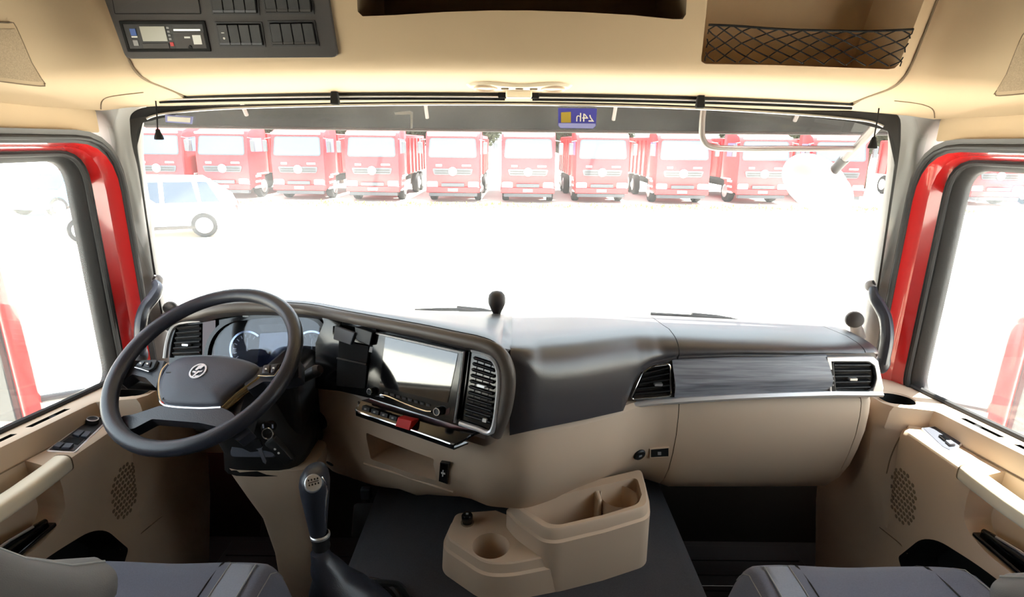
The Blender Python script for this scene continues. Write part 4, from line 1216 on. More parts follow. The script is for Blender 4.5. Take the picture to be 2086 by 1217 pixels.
# steering column
ax = -WP.n
sc = thing('steering_column', at(560, 935, Y=1.22), 'black steering column shroud below the steering wheel', 'steering column')
def sring(c, hw, hh, e1=V((1, 0, 0)), e2=V((0, .5, .86)), n=20, pw=.6):
    out = []
    for k in range(n):
        a = 2 * PI * k / n
        out.append(V(c) + e1 * hw * math.copysign(abs(math.cos(a)) ** pw, math.cos(a)) + e2 * hh * math.copysign(abs(math.sin(a)) ** pw, math.sin(a)))
    return out
e2 = wu
c1, c2, c3, c4 = WC - wn * .07, WC - wn * .14 + wr * .015, at(553, 880, Y=1.24), at(552, 926, Y=1.245)
MB().loft([sring(c1, .05, .05, wr, wu), sring(c2, .085, .075, wr, wu), sring(c3, .105, .085, V((1, 0, 0)), V((0, .92, .4))), sring(c4, .098, .085, V((1, 0, 0)), V((0, 1, .1))), sring(c4 + V((0, .02, -.03)), .088, .07, V((1, 0, 0)), V((0, 1, 0)))], cap=True).build('shroud', 'black_plastic', sc, ang=60)
MB().pillow(Plane(at(520, 908, Y=1.165), (1, 0, 0), (0, .35, .93)), roundpoly([(-.06, -.028), (.05, -.028), (.05, .030), (-.055, .024)], .012), [(1, -.04), (1, -.004), (.94, .0)]).build('lower_shroud', 'leather_pad', sc)
MB().box(at(598, 830, Y=1.28), (.09, .16, .26)).build('side_cover', 'black_plastic', sc, bevel=.015, seg=3)
pts = [at(560, 800, Y=1.25), at(590, 790, Y=1.22), at(612, 775, Y=1.20), at(630, 763, Y=1.19), at(645, 756, Y=1.185)]
st = MB().tube(pts, [.008, .008, .010, .013, .014], 10).build('stalk', 'black_plastic', sc)
MB().tube([pts[-1], pts[-1].lerp(pts[-2], -.5)], [.0145, .010], 12).build('stalk_tip', 'panel_dark', st)
pts = [at(330, 790, Y=1.25), at(300, 788, Y=1.22), at(268, 784, Y=1.2), at(240, 782, Y=1.19)]
MB().tube(pts, [.008, .009, .012, .013], 10).build('stalk', 'black_plastic', sc)
# pedestal
ped = [(V((-.587, 1.235, .598)), .108, .075), (V((-.583, 1.238, .575)), .104, .075), (V((-.580, 1.25, .50)), .082, .07), (V((-.578, 1.27, .42)), .066, .06), (V((-.575, 1.285, .30)), .058, .055), (V((-.575, 1.30, .0)), .056, .05)]
MB().loft([sring(c, a, b, V((1, 0, 0)), V((0, 1, 0)), pw=.45) for c, a, b in ped], cap=True).build('pedestal', 'beige', sc, ang=60)
# keys in the ignition
kp = at(545, 872, Y=1.15)
ky = thing('key_bunch', kp, 'bunch of keys with a black remote hanging from the steering column', 'keys')
MB().revolve([(.013, -.02), (.013, .006), (.010, .008), (0, .008)], kp, (0, -1, .3), 18).build('ignition_key_head', 'black_plastic', ky)
ringc = at(545, 884, Y=1.12)
MB().tube([ringc + V((.012 * math.cos(a), .003 * math.sin(a), .012 * math.sin(a))) for a in [2 * PI * k / 20 for k in range(20)]], .0016, 6, closed=True).build('key_ring', 'chrome', ky)
for px in (537, 556):
    MB().box(at(px, 868, Y=1.125), (.003, .004, .010)).build('ring_link', 'chrome', ky)
rp = Plane(at(570, 918, Y=1.115), V((.80, 0, .6)), V((-.6, 0, .8)))
fb = MB().pillow(rp, roundpoly([(-.013, -.038), (.013, -.038), (.014, .034), (-.014, .034)], .006), [(1, -.007), (1, .005), (.85, .008)]).build('remote', 'black_plastic', ky)
for dy in (.010, -.002):
    MB().revolve([(.0028, 0), (.002, .0015), (0, .002)], rp.pt(-.001, dy, .008), rp.n, 10).build('remote_button', 'white_print', fb)
MB().tube([rp.pt(.008, -.03, .007), rp.pt(.010, -.032, .008)], .002, 6).build('remote_eye', 'chrome', fb)
kpn = Plane(at(532, 922, Y=1.118), V((1, 0, .25)), V((-.25, 0, 1)))
MB().plate(kpn, [(-.008, .03), (.008, .03), (.008, .012), (.004, .008), (.004, -.024), (0, -.03), (-.004, -.024), (-.004, .008), (-.008, .012)], -.001, .0015).build('spare_key', 'key_metal', ky)
MB().plate(kpn, roundpoly([(-.009, .032), (.009, .032), (.009, .012), (-.009, .012)], .004), -.0025, .003).build('spare_key_head', 'black_plastic', ky)

# pedals
for (x, z, lab) in ((-.74, .22, 'clutch'), (-.46, .22, 'brake'), (-.36, .2, 'accelerator')):
    pd = thing('pedal', (x, 1.5, z), 'dark %s pedal in the driver footwell' % lab, 'pedal')
    P = Plane((x, 1.48, z), (1, 0, 0), (0, .5, .86))
    MB().pillow(P, roundpoly([(-.035, -.05), (.035, -.05), (.035, .05), (-.035, .05)], .012), [(1, -.012), (1, .0), (.9, .004)]).build('pedal_pad', 'rubber', pd)
    MB().tube([P.pt(0, .0, -.01), V((x, 1.56, z + .10)), V((x, 1.64, z + .25))], .008, 8).build('pedal_arm', 'felt_black', pd)
c = at(746, 1005, Y=1.42)
tag(MB().box(c, (.03, .02, .035)).build('floor_switch', 'truck_grey', bevel=.004), 'small grey switch block under the dashboard beside the tunnel', 'switch')
# engine tunnel with carpet
rings = []
for y in (-.9, .4, .9, 1.1, 1.3, 1.5, 1.66):
    sec = [(-.47, 0), (-.44, .18), (-.41, .33), (-.392, .375), (-.36, .392), (.0, .398), (.40, .392), (.432, .375), (.45, .33), (.50, .18), (.54, 0)]
    rings.append([V((x, y, z)) for x, z in sec])
tag(struct(MB().loft(rings, cap=True).build('engine_tunnel', 'carpet', ang=60)), 'dark carpeted engine tunnel between the footwells')
for x0, x1, lab in ((.56, .97, 'right'), (-.97, -.50, 'left')):
    mt = thing('floor_mat', ((x0 + x1) / 2, 1.3, 0), 'black ribbed rubber mat in the %s footwell' % lab, 'mat')
    MB().box(((x0 + x1) / 2, 1.28, .006), (x1 - x0, .72, .012)).build('mat_base', 'floor_rubber', mt, bevel=.003)
    for k in range(10):
        MB().box(((x0 + x1) / 2, .98 + .066 * k, .014), (x1 - x0 - .03, .018, .006)).build('mat_rib', 'floor_rubber', mt, bevel=.001)

# gear lever
gl = thing('gear_lever', (-.385, .95, .39), 'dark gear lever with silver shift pattern cap and leather gaiter', 'gear lever')
gx, gy = -.388, .950
KN = [(.594, .0155, .017, 0), (.602, .017, .019, 0), (.63, .020, .022, .0), (.66, .0235, .026, .001), (.69, .0275, .031, .003), (.708, .0285, .034, .005), (.722, .026, .033, .008), (.732, .020, .027, .011), (.737, .011, .016, .013)]
rings = []
for z, a, b, dy in KN:
    rings.append([V((gx - .003 + a * math.cos(t), gy + dy + b * math.sin(t), z)) for t in [2 * PI * k / 24 for k in range(24)]])
kn = MB().loft(rings, cap=True).build('knob', 'leather', gl, ang=60)
KB = bvh_of(kn)
pl = surf_plane(KB, 638, 985)
MB().pillow(pl, [(.016 * math.cos(2 * PI * k / 24), .017 * math.sin(2 * PI * k / 24)) for k in range(24)], [(1, -.012), (1, .001), (.9, .003), (.5, .0036)]).build('pattern_cap', 'silver', gl)
for i in range(4):
    for j in (0, 1):
        MB().plate(pl, [(-.009 + i * .0055, .0045 - j * .009), (-.0065 + i * .0055, .0045 - j * .009), (-.0065 + i * .0055, .008 - j * .009), (-.009 + i * .0055, .008 - j * .009)], .003, .0045).build('pattern_mark', 'black_plastic', gl)
MB().plate(pl, [(-.009, .001), (.010, .001), (.010, .0022), (-.009, .0022)], .003, .0045).build('pattern_mark', 'black_plastic', gl)
MB().tube([p for p in drape(KB, [(655, 972), (663, 985), (666, 1000), (663, 1020), (662, 1045), (664, 1075)], .0005)], .0018, 6).build('chrome_line', 'chrome', gl)
MB().revolve([(.0165, 0), (.0195, .002), (.0195, .006), (.0165, .009)], (gx, gy, .586), (0, 0, 1), 22).build('collar_ring', 'silver', gl)
MB().revolve([(.015, -.03), (.018, -.02), (.016, -.012), (.018, -.004), (.016, .004)], (gx, gy, .584), (0, 0, 1), 20).build('collar', 'black_plastic', gl)
g = []
for z, a, b, cx in ((.560, .017, .018, 0), (.54, .022, .024, .004), (.52, .034, .034, .012), (.50, .036, .042, .02), (.47, .058, .055, .034), (.45, .060, .066, .040), (.42, .078, .080, .05), (.392, .088, .095, .055)):
    g.append([V((gx + cx + a * math.cos(t) * (1 + .06 * math.sin(5 * t + z * 60)), gy - .01 + b * math.sin(t) * (1 + .06 * math.sin(4 * t + z * 40)), z)) for t in [2 * PI * k / 28 for k in range(28)]])
MB().loft(g, cap=True).build('gaiter', 'leather', gl, ang=70)
MB().tube([V((gx + .055 + .10 * math.cos(t), gy - .01 + .105 * math.sin(t), .396)) for t in [2 * PI * k / 32 for k in range(32)]], .007, 8, closed=True).build('gaiter_ring', 'black_plastic', gl)
tag(MB().tube([V((gx, gy - .03, .50)), V((gx - .008, gy - .04, .44)), V((gx - .010, gy - .045, .38))], .004, 6).build('air_hose', 'red_panel', gl), 'dark red hose')
# carpet seam bracket
tag(MB().tube(smoothpath([at(720, 1190, Z=.40), at(790, 1190, Z=.402), at(815, 1196, Z=.402), at(835, 1222, Z=.402)], 4), .008, 8).build('cable_conduit', 'felt_black'), 'black conduit lying on the carpet beside the gear lever', 'conduit')

# ------------------------------------------------------------------ centre console box
cbx = thing('console_box', (.08, 1.1, .39), 'beige storage box with cup well on the engine tunnel', 'storage box')
ZR, ZT, ZB = .552, .482, .385
def zpt(px, py, z): return at(px, py, Z=z)
# upper bin
rim = [zpt(1038, 1018, ZR), zpt(1170, 988, ZR), zpt(1306, 956, ZR), zpt(1316, 1000, ZR), zpt(1318, 1030, ZR), zpt(1230, 1056, ZR), zpt(1134, 1078, ZR), zpt(1110, 1076, ZR), zpt(1060, 1042, ZR)]
ab = roundpoly([(p.x, p.y) for p in rim], [.01, .0, .016, .0, .02, 0, .02, .02, .015], 5)
def ring_at(ab, z, k=1.0, grow=0.0):
    pts = inset(ab, -grow) if grow else [V(p) for p in ab]
    return [V((p[0], p[1], z)) for p in pts]
bin_ = MB().loft([ring_at(ab, ZB - .02, grow=.012), ring_at(ab, ZR - .05, grow=.010), ring_at(ab, ZR - .030, grow=.010), ring_at(ab, ZR - .026, grow=.004), ring_at(ab, ZR - .004, grow=.002), ring_at(ab, ZR, grow=-.001)], cap=True).build('bin', 'beige', cbx, ang=50)
inn = [zpt(1058, 1030, ZR), zpt(1170, 1002, ZR), zpt(1298, 972, ZR), zpt(1308, 1008, ZR), zpt(1300, 1028, ZR), zpt(1228, 1050, ZR), zpt(1140, 1070, ZR), zpt(1118, 1068, ZR), zpt(1072, 1040, ZR)]
ib = roundpoly([(p.x, p.y) for p in inn], [.012, 0, .02, 0, .015, 0, .015, .015, .01], 5)
cut(bin_, MB().loft([ring_at(ib, ZR + .02), ring_at(ib, ZR - .02, grow=-.001), ring_at(ib, ZR - .09, grow=-.006)], cap=True), 'beige')
# rib between the long pocket and the round bottle pocket
r0, r1 = zpt(1212, 994, ZR - .012), zpt(1222, 1018, ZR - .012)
MB().prism([r0 + V((-.006, 0, 0)), r0 + V((.008, .004, 0)), r1 + V((.006, 0, 0)), r1 + V((-.004, -.004, 0))], (0, 0, -.085)).build('bin_divider', 'beige', cbx, bevel=.004)
bp = zpt(1262, 1000, ZR)
MB().revolve([(.044, -.015), (.042, -.05), (.040, -.088)], (bp.x, bp.y, ZR), (0, 0, 1), 28).build('bottle_wall', 'beige', cbx)
MB().plate(Plane((bp.x - .09, bp.y - .03, ZR - .088), (1, .33, 0), (-.33, 1, 0)), [(-.06, -.03), (.06, -.03), (.06, .035), (-.06, .035)], 0, .003).build('bin_liner', 'felt_black', cbx)
# lower tray
tr_ = [zpt(930, 1046, ZT), zpt(1010, 1040, ZT), zpt(1110, 1080, ZT), zpt(1150, 1122, ZT), zpt(1130, 1130, ZT), zpt(1040, 1147, ZT), zpt(990, 1147, ZT), zpt(915, 1098, ZT), zpt(913, 1085, ZT)]
tb = roundpoly([(p.x, p.y) for p in tr_], [.012, .0, 0, 0, .0, .02, .03, .02, .02], 5)
tray = MB().loft([ring_at(tb, ZB - .02, grow=.018), ring_at(tb, ZT - .05, grow=.014), ring_at(tb, ZT - .026, grow=.012), ring_at(tb, ZT - .022, grow=.006), ring_at(tb, ZT - .003, grow=.002), ring_at(tb, ZT, grow=-.001)], cap=True).build('tray', 'beige', cbx, ang=50)
cp = zpt(1000, 1112, ZT)
cut(tray, MB().revolve([(.036, -.085), (.0425, .01)], (cp.x, cp.y, ZT), (0, 0, 1), 36, cap=True), 'beige')
MB().revolve([(.035, 0), (.035, .003)], (cp.x, cp.y, ZT - .0845), (0, 0, 1), 28, cap=True).build('cup_mat', 'felt_black', cbx)
lp = zpt(952, 1066, ZT)
lt = MB().revolve([(.012, 0), (.012, .008), (.0135, .010), (.0135, .020), (.011, .024), (0, .0245)], lp, (0, 0, 1), 22).build('lighter', 'gloss_black', cbx)
MB().plate(Plane(lp + V((0, 0, .0245)), (1, 0, 0), (0, 1, 0)), [(-.003, -.003), (.003, -.003), (.003, .003), (-.003, .003)], 0, .0012).build('lighter_mark', 'grey_print', lt)
MB().revolve([(.0155, 0), (.0155, .002), (.0125, .0022)], lp, (0, 0, 1), 22).build('lighter_ring', 'beige_dark', cbx)

# ------------------------------------------------------------------ seats
def seat(s, label, cx, yf, z):
    t = thing('seat', (cx, .6, 0), label, 'seat', 'fabric covered cab seats')
    hw = .235
    def prof(u, v):
        """u across -1..1, v depth 0 (front) .. 1 (rear)"""
        x = cx + u * hw * (1 - .05 * (1 - v) ** 2)
        edge = abs(u) ** 8
        yfr = yf - .045 * abs(u) ** 3
        y = yfr - v * .50
        roll = max(0, 1 - v / .16)
        zz = z + .016 * (abs(u) ** 2.2) - .012 * math.cos(u * 2) - .06 * roll ** 2.6 - .05 * max(0, (abs(u) - .84) / .16) ** 2
        return V((x, y, zz))
    us = [-1 + 2 * i / 36 for i in range(37)]; vs_ = [(k / 16) ** 1.5 for k in range(17)]
    rows = [[prof(u, v) for u in us] for v in vs_]
    front = [p + V((0, .012, -.03)) for p in rows[0]]; front2 = [p + V((0, .004, -.09)) for p in rows[0]]; front3 = [p + V((0, -.02, -.12)) for p in rows[0]]
    MB().sheet([front3, front2, front] + rows, (0, 0, -.05)).build('cushion', 'fabric', t, ang=70)
    # lighter side panel and seams on the bolsters
    def strip(u0, u1, v0, v1, m, nm, off=.003):
        rr = []
        for j in range(9):
            v = v0 + (v1 - v0) * j / 8
            k = min(1, (v - v0) / .09); w = math.sqrt(max(0, 1 - (1 - k) ** 2))
            um = (u0 + u1) / 2; h = (u1 - u0) / 2
            rr.append([prof(um + h * w * c, v) + V((0, 0, off)) for c in (-1, -.5, 0, .5, 1)])
        o = MB().sheet(rr, (0, 0, -.008)).build(nm, m, t, ang=70)
        edge = [r[0] for r in reversed(rr)] + [r[-1] for r in rr]
        MB().tube([p + V((0, 0, .0012)) for p in edge], .0010, 5).build('stitching', 'stitch', o)
    a = -s
    if a > 0: strip(.56, .80, .012, .8, 'fabric_light', 'side_panel')
    else: strip(-.80, -.56, .012, .8, 'fabric_light', 'side_panel')
    for u in (-.62 * a, .46 * a):
        MB().tube([prof(u, v) + V((0, 0, .0005)) for v in [.0, .02, .05, .1, .2, .4, .7]], .0016, 5).build('seam', 'rubber', t)
    MB().tube([prof(-.86 * a, v) + V((0, 0, .001)) for v in [.0, .02, .05, .1, .2, .4, .7]], .0010, 5).build('stitching', 'stitch', t)
    MB().tube([prof(.93 * a, v) + V((0, 0, .001)) for v in [.0, .02, .05, .1, .2, .4, .7]], .0010, 5).build('stitching', 'stitch', t)
    MB().box((cx, yf - .28, z - .17), (.44, .42, .14)).build('cushion_base', 'black_plastic', t, bevel=.02)
    MB().box((cx, yf - .28, .16), (.34, .36, .36)).build('pedestal', 'black_plastic', t, bevel=.01)
    # backrest
    rings = []
    for k in range(9):
        tt = k / 8; zz = z - .06 + .66 * tt; yb = yf - .63 - .16 * tt
        w = .25 - .03 * tt ** 3
        ring = []
        for i in range(24):
            a_ = 2 * PI * i / 24; ca, sa = math.cos(a_), math.sin(a_)
            ring.append(V((cx + w * math.copysign(abs(ca) ** .5, ca), yb + .065 * math.copysign(abs(sa) ** .6, sa) + .03 * abs(ca) ** 2, zz)))
        rings.append(ring)
    MB().loft(rings, cap=True).build('backrest', 'seat_side', t, ang=60)
    return t
seat(-1, 'grey fabric driver seat behind the steering wheel', -.655, .935, .588)
seat(1, 'grey fabric passenger seat beside the right door', .645, .950, .582)
# padded armrests that reach into the lower corners
def armrest(path, rx, rz, label):
    ar = thing('armrest', path[-1], label, 'armrest')
    rings = []; n = len(path)
    for i, ((x, y, z), a, b) in enumerate(zip(path, rx, rz)):
        t = (V(path[min(i + 1, n - 1)]) - V(path[max(i - 1, 0)])).normalized()
        w = t.cross(V((0, 0, 1))).normalized(); u = w.cross(t)
        rings.append([V((x, y, z)) + w * a * math.copysign(abs(math.cos(q)) ** .6, math.cos(q)) + u * b * math.copysign(abs(math.sin(q)) ** .6, math.sin(q)) for q in [2 * PI * k / 20 for k in range(20)]])
    pad_ = MB().loft(rings, cap=True).build('arm_pad', 'seat_side', ar, ang=60)
    MB().tube([r[5] for r in rings], .002, 6).build('piping', 'stitch', pad_)
    MB().tube([V(path[0]), V(path[0]) + V((math.copysign(.04, path[0][0]), -.12, -.02))], .03, 12).build('pivot', 'black_plastic', ar)
armrest([(-.565, .29, 1.17), (-.55, .34, 1.085), (-.532, .395, .995), (-.514, .455, .912), (-.497, .50, .872), (-.478, .535, .862)], [.05, .052, .052, .05, .046, .03], [.04, .04, .038, .034, .028, .018], 'grey padded armrest in the lower left corner beside the driver seat')
armrest([(.60, .34, 1.0), (.575, .40, .95), (.552, .45, .91), (.535, .485, .892), (.525, .505, .888)], [.045, .046, .044, .038, .022], [.03, .03, .028, .022, .012], 'grey padded armrest in the lower right corner beside the passenger seat')

# ------------------------------------------------------------------ own mirrors and wipers
def side_mirror(s, label):
    m = thing('exterior_mirror', (s * 1.5, 1.44, .75), label, 'mirror')
    P = [(s * 1.36, 1.475), (s * 1.40, 1.50), (s * 1.64, 1.50), (s * 1.67, 1.46), (s * 1.655, 1.425), (s * 1.37, 1.425)]
    E = [(p[0], p[1]) for p in roundpoly(P, .012, 3)]
    def col(z0, z1, nm, mt, k=1):
        return MB().loft([[V((x, y, z)) for x, y in E] for z in (z0, z0 + .01, z1 - .01, z1)], cap=True).build(nm, mt, m, bevel=.006)
    hs = col(.56, 1.44, 'housing', 'red_paint')
    MB().box((s * 1.52, 1.42, 1.0), (.276, .022, .84)).build('inner_bezel', 'gloss_black', m, bevel=.008)
    def pane(z0, z1, nm):
        PL = Plane((s * 1.515, 1.402, (z0 + z1) / 2), (1, -.22 * s, 0), (0, .06, 1)); h = (z1 - z0) / 2
        q = roundpoly([(-.10, -h), (.10, -h), (.10, h), (-.10, h)], .03, 6)
        MB().ring(PL, inset(q, -.008), inset(q, .004), -.010, .006).build(nm + '_rim', 'cream', m, bevel=.002)
        MB().plate(PL, q, -.004, .002).build(nm, 'mirror', m)
    pane(.645, .83, 'wide_angle_glass'); pane(.90, 1.38, 'main_glass')
    MB().tube([V((s * 1.13, 1.50, .66)), V((s * 1.22, 1.53, .63)), V((s * 1.44, 1.47, .61))], .02, 10, flat=.6).build('lower_arm', 'black_plastic', m)
    MB().tube([V((s * 1.11, 1.50, 1.47)), V((s * 1.22, 1.53, 1.47)), V((s * 1.44, 1.47, 1.43))], .02, 10, flat=.6).build('upper_arm', 'black_plastic', m)
    return m
side_mirror(-1, 'tall red outside mirror beyond the left door window')
side_mirror(1, 'tall red outside mirror beyond the right door window')
fm = thing('front_mirror', at(1745, 300, Y=1.80), 'white oval front mirror hanging outside the upper right of the windscreen', 'mirror')
c = at(1662, 374, Y=1.86)
R = Matrix.Rotation(math.radians(33), 3, 'Y')
MB().ball(c, (.125, .045, .078), 28, 16, R).build('mirror_shell', 'white_plastic', fm)
MB().ball(c + V((.045, .028, -.022)), (.115, .03, .07), 24, 12, R).build('mirror_back', 'fabric_light', fm)
MB().tube([at(1800, 240, Y=1.64), at(1775, 268, Y=1.69), at(1745, 300, Y=1.74), at(1715, 330, Y=1.80)], [.015, .015, .013, .011], 12).build('arm', 'tube_grey', fm)
MB().tube([at(1722, 322, Y=1.79), at(1696, 350, Y=1.84)], [.017, .015], 12).build('arm_joint', 'black_plastic', fm)
MB().tube(smoothpath([at(1434, 208, Y=1.70), at(1430, 255, Y=1.71), at(1432, 282, Y=1.715), at(1448, 299, Y=1.72), at(1500, 303, Y=1.725), at(1600, 303, Y=1.73), at(1735, 303, Y=1.735)], 5), .009, 10).build('guard_tube', 'tube_grey', fm)
for p0, p1, p2, lab in (((845, 633), (930, 631), (1005, 640), 'left'), ((1325, 640), (1410, 645), (1490, 650), 'right')):
    pts = [ws_px(p0[0], p0[1], .03), ws_px(p1[0], p1[1], .035), ws_px(p2[0], p2[1], .03)]
    w = thing('wiper', pts[1], 'dark wiper parked at the %s base of the windscreen' % lab, 'wiper')
    MB().tube(smoothpath(pts, 5), .006, 6).build('blade', 'panel_dark', w)
    MB().tube([pts[1] + V((0, .006, .004)), pts[1] + V((.08, .01, -.004)), pts[2] + V((.12, .02, -.03))], .007, 6).build('arm', 'panel_dark', w)

# ------------------------------------------------------------------ parked trucks
def make_truck():
    t = thing('truck', (0, 0, 0))
    def bx(nm, m, c, sz, bev=.03, par=t): return MB().box(c, sz).build(nm, m, par, bevel=bev)
    # cab: side outline swept across
    prof = [(.06, .50), (.0, .62), (.0, 1.20), (.02, 1.95), (.22, 2.86), (.36, 3.05), (.8, 3.2), (2.05, 3.2), (2.1, 3.0), (2.1, 1.1), (1.55, 1.0), (1.45, .55)]
    rings = []
    for x, k in ((-1.22, .93), (-1.2, .985), (-1.12, 1), (1.12, 1), (1.2, .985), (1.22, .93)):
        rings.append([V((x, 1.05 + (y - 1.05) * k, 1.8 + (z - 1.8) * (k * .5 + .5))) for y, z in prof])
    MB().loft(rings, cap=True).build('cab', 'truck_red', t, ang=30)
    # windscreen and trims follow the raked front
    WPL = Plane((0, .115, 2.42), (1, 0, 0), (0, .20, .91)); WPL.n = V((0, -.976, .215))
    q = roundpoly([(-1.05, -.40), (1.05, -.40), (1.0, .40), (-1.0, .40)], .1)
    MB().plate(WPL, q, -.01, .018).build('windscreen', 'truck_glass', t)
    MB().ring(WPL, inset(q, -.04), q, -.01, .025).build('windscreen_seal', 'truck_grey', t)
    bx('roof_visor', 'white_plastic', (0, .06, 2.98), (2.2, .22, .10))
    FPL = Plane((0, 0, 1.4), (1, 0, 0), (0, 0, 1)); FPL.n = V((0, -1, 0))
    g = MB().plate(FPL, roundpoly([(-.84, -.16), (.84, -.16), (.92, .12), (-.92, .12)], .08), -.01, .03).build('grille', 'truck_grey', t)
    for dz in (-.08, .02): MB().box((0, -.035, 1.4 + dz), (1.6, .02, .035)).build('grille_bar', 'panel_dark', g)
    MB().revolve([(.19, 0), (.19, .05), (.15, .07), (0, .07)], (0, -.02, 1.40), (0, -1, 0), 20).build('emblem', 'white_plastic', t)
    bx('badge', 'white_print', (-.62, -.02, 1.66), (.28, .03, .09), .01); bx('badge', 'white_print', (.62, -.02, 1.66), (.40, .03, .08), .01)
    for s in (-1, 1):
        h = MB().pillow(Plane((s * .93, -.005, .80), (1, 0, 0), (0, 0, 1)), roundpoly([(-.24, -.13), (.24, -.13), (.24, .15), (-.24, .15)], .08), [(1, -.02), (1, .03), (.8, .06)]).build('headlight', 'headlamp', t)
        mr = bx('door_mirror', 'truck_grey', (s * 1.46, .10, 2.42), (.20, .14, .52), .04)
        MB().tube([V((s * 1.2, .2, 2.78)), V((s * 1.44, .1, 2.74)), V((s * 1.44, .1, 2.6))], .025, 6).build('mirror_arm', 'truck_grey', mr)
        for k in range(3):
            bx('step', 'white_plastic', (s * 1.2, .75 + .05 * k, .52 + .25 * k), (.10, .55, .10), .02)
        for y in (1.35, 5.4, 6.75):
            w = MB().revolve([(.30, -.16), (.50, -.15), (.53, -.1), (.53, .1), (.50, .15), (.30, .16)], (s * 1.05, y, .53), (1, 0, 0), 22, cap=True).build('wheel', 'tyre', t)
            MB().revolve([(.31, 0), (.31, .02), (.22, .03), (.12, .10), (0, .10)], (s * 1.21, y, .53), (s, 0, 0), 18).build('wheel_rim', 'rim_metal', w)
        bx('side_window', 'truck_glass', (s * 1.215, 1.0, 2.45), (.02, 1.1, .62), .02)
        bx('fender', 'white_plastic', (s * 1.18, 1.35, 1.12), (.16, 1.2, .07), .02)
    bp = bx('bumper', 'truck_red', (0, .0, .58), (2.44, .16, .26))
    bx('lower_intake', 'truck_grey', (0, -.075, .80), (1.05, .05, .16), .02)
    bx('number_plate', 'white_print', (0, -.09, .58), (.44, .02, .12), .005, bp)
    bx('skid_bar', 'truck_grey', (0, .12, .36), (2.2, .2, .16), .02)
    bx('chassis', 'felt_black', (0, 4.2, .75), (.9, 6.4, .3), .02)
    bed = bx('cargo_bed', 'truck_red', (0, 5.0, 2.05), (2.44, 5.3, 1.9), .05)
    for y in (2.6, 3.6, 4.6, 5.6, 6.6, 7.4):
        for s in (-1, 1): bx('bed_post', 'truck_red', (s * 1.24, y, 2.0), (.08, .14, 1.7), .01, bed)
    return t
proto = make_truck()
TY = 26.2
cent = [(318, 'partly hidden behind the white car at the far left'), (452, 'second from the left in the row'), (606, 'third from the left in the row'), (757, 'fourth from the left in the row'),
        (922, 'fifth from the left, left of the gap in the row'), (1076, 'sixth from the left, right of the gap in the row'), (1228, 'left of the tube frame of the front mirror, seventh in the row'), (1394, 'behind the left bend of the front mirror tube'),
        (1560, 'half hidden behind the white oval front mirror'), (1712, 'seen right of the oval front mirror beside the pillar'), (2045, 'seen through the right door window'), (2210, 'at the right edge of the right door window'), (168, 'just beyond the left door window frame')]
for i, (px, lab) in enumerate(cent):
    t = proto if i == 0 else copy_tree(proto)
    p = at(px, 330, Y=TY + random.uniform(-.3, .5))
    t.location = (p.x, p.y, GZ)
    t.rotation_euler = (0, 0, math.radians(random.uniform(-1.5, 1.5) + (-7 if px == 1712 else 0)))
    tag(t, 'parked red truck ' + lab, 'truck', 'red trucks parked in a row across the yard')

# ------------------------------------------------------------------ parked cars
def car(name, label, m, length, height, loc, rz, w=1.8):
    t = thing(name, (0, 0, 0), label, 'car', None)
    L, H = length, height
    body = [(0, .30), (.02 * L, .62), (.06 * L, .78), (.24 * L, .88), (.36 * L, H * .96), (.48 * L, H), (.80 * L, H * .98), (.96 * L, H * .66), (L, .62), (L, .32)]
    rings = []
    for x, kz, ky in ((-w / 2, .62, .98), (-w / 2, .66, 1), (-w * .44, .98, 1), (w * .44, .98, 1), (w / 2, .66, 1), (w / 2, .62, .98)):
        rings.append([V((L / 2 + (y - L / 2) * ky, x * (1 if z < .95 else .86), z if z < .95 else .95 + (z - .95) * (1 if kz > .9 else .98))) for y, z in body])
    MB().loft(rings, cap=True).build('body', m, t, ang=30, bevel=.04, seg=2)
    for s in (-1, 1):
        yy = s * w * .455
        for a, b, c_, d in ((.37, .58, .42, .585), (.605, .78, .61, .76), (.80, .90, .79, .84)):
            MB().prism([V((a * L, s * w * .462, .98)), V((b * L, s * w * .462, .98)), V((d * L, s * w * .436, H * .92)), V((c_ * L, s * w * .436, H * .92))], (0, s * .012, 0)).build('side_window', 'car_glass', t, smooth=False)
        for fx in (.18, .80):
            wh = MB().revolve([(.22, -.11), (.33, -.10), (.34, -.06), (.34, .06), (.33, .10), (.22, .11)], (fx * L, s * (w / 2 - .09), .34), (0, 1, 0), 20, cap=True).build('wheel', 'tyre', t)
            MB().revolve([(.23, 0), (.22, .02), (.06, .04), (0, .04)], (fx * L, s * (w / 2 + .01), .34), (0, s, 0), 16).build('wheel_rim', 'rim_metal', wh)
            MB().tube([V((fx * L + .38 * math.cos(a), s * (w / 2 + .0), .34 + .38 * math.sin(a))) for a in [PI * k / 12 for k in range(13)]], .025, 6).build('wheel_arch', m, t)
        MB().box((.02 * L, s * w * .36, .66), (.06, .34, .14)).build('headlight', 'headlamp', t, bevel=.02)
        MB().box((.99 * L, s * w * .38, .78), (.06, .24, .2)).build('tail_light', 'red_mark', t, bevel=.02)
        MB().box((.5 * L, s * (w / 2 - .01), .30), (.52 * L, .06, .10)).build('side_skirt', 'panel_dark', t, bevel=.02)
    MB().prism([V((.25 * L, -w * .38, .90)), V((.25 * L, w * .38, .90)), V((.352 * L, w * .36, H * .93)), V((.352 * L, -w * .36, H * .93))], (-.02, 0, .012)).build('windscreen', 'car_glass', t, smooth=False)
    MB().box((.02 * L, 0, .45), (.06, w * .6, .16)).build('front_grille', 'panel_dark', t, bevel=.02)
    t.location = loc; t.rotation_euler = (0, 0, rz)
    return t
g0 = at(160, 492, Z=GZ)
car('car', 'white car parked in the yard left of the windscreen pillar', 'car_white', 4.6, 1.68, (g0.x - .75, g0.y + .2, GZ), math.radians(24))
g1 = at(38, 445, Z=GZ)
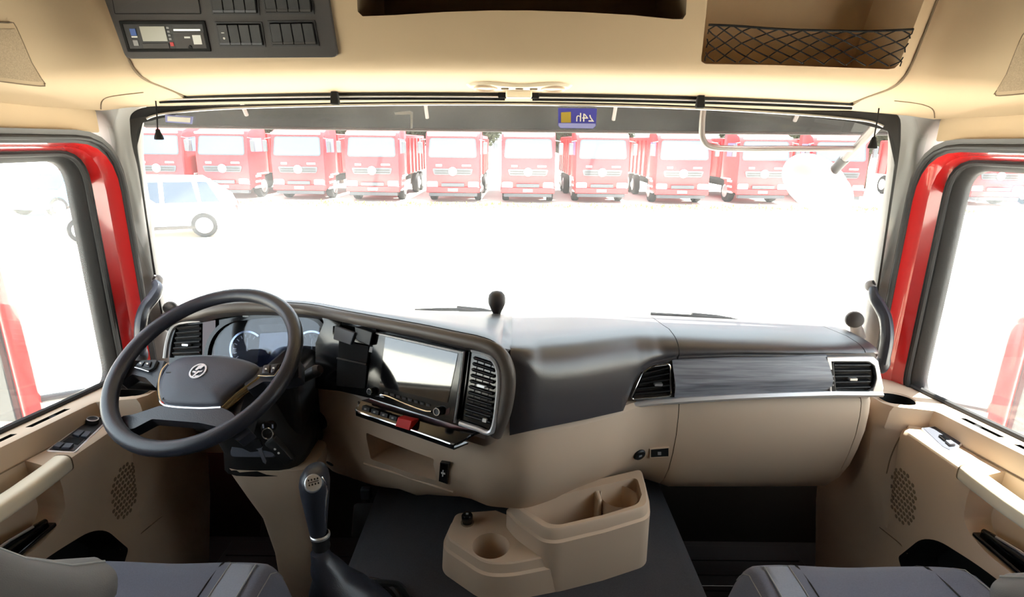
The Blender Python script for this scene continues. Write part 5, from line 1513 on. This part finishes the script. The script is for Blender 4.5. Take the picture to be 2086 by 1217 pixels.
car('car', 'pale blue car far off in the left door window', 'car_blue', 4.2, 1.5, (g1.x, g1.y, GZ), math.radians(75))

# ------------------------------------------------------------------ trees, building and grass beyond the trucks
def tree_mesh(seed, n=2400):
    rnd = random.Random(seed); mb = MB()
    for i in range(n):
        while True:
            p = V((rnd.uniform(-1, 1), rnd.uniform(-1, 1), rnd.uniform(-1, 1)))
            if .25 < p.length < 1: break
        c = V((p.x * 2.3, p.y * 2.0, 4.9 + p.z * 2.4))
        a = V((rnd.uniform(-1, 1), rnd.uniform(-1, 1), rnd.uniform(-1, 1))).normalized(); b = a.orthogonal().normalized(); k = rnd.uniform(.2, .42)
        mb.add([c - a * k, c + b * k * .5, c + a * k, c - b * k * .5], [(0, 1, 2, 3)])
    return mb.mesh('crown')
TM = [tree_mesh(k) for k in range(3)]
names = ['over the leftmost trucks', 'over the white car', 'above the second truck', 'above the third truck', 'above the fourth truck', 'left of the gap in the truck row', 'above the gap in the truck row', 'behind the blue sticker', 'right of the blue sticker', 'above the tube of the front mirror', 'above the oval front mirror', 'beside the right pillar']
for i in range(12):
    x = -24 + i * 4.3 + random.uniform(-.3, .3)
    t = thing('tree', (x, 37 + random.uniform(-1.5, 1.5), GZ), 'leafy tree seen through the smoked visor ' + names[i], 'tree', 'trees behind the parked trucks')
    cr = bpy.data.objects.new('crown', TM[i % 3]); COL.objects.link(cr); cr.parent = t
    if not TM[i % 3].materials: TM[i % 3].materials.append(M['leaf'])
    cr['kind'] = 'stuff'
    b = MB().tube([V((0, 0, 0)), V((.1, 0, 1.6)), V((-.1, .1, 3.2)), V((.1, 0, 5))], [.2, .15, .12, .05], 8)
    tr = bpy.data.objects.new('trunk', b.mesh('trunk')); tr.data.materials.append(M['bark']); COL.objects.link(tr); tr.parent = t
    t.rotation_euler = (0, 0, random.uniform(0, 6)); k = random.uniform(.80, .86); t.scale = (k, k, k)
gm = MB(); rnd = random.Random(3)
for i in range(2600):
    x = rnd.uniform(-20, 24); y = 24.6 + rnd.gauss(0, .5)
    h = rnd.uniform(.04, .16); w = rnd.uniform(.02, .05); a = rnd.uniform(0, PI)
    d = V((math.cos(a), math.sin(a), 0)) * w
    gm.add([V((x, y, GZ)) - d, V((x, y, GZ)) + d, V((x + rnd.uniform(-.05, .05), y, GZ + h))], [(0, 1, 2)])
tag(gm.build('grass', 'grass', smooth=False), 'thin yellow-green grass tufts at the feet of the parked trucks', 'grass', kind='stuff')
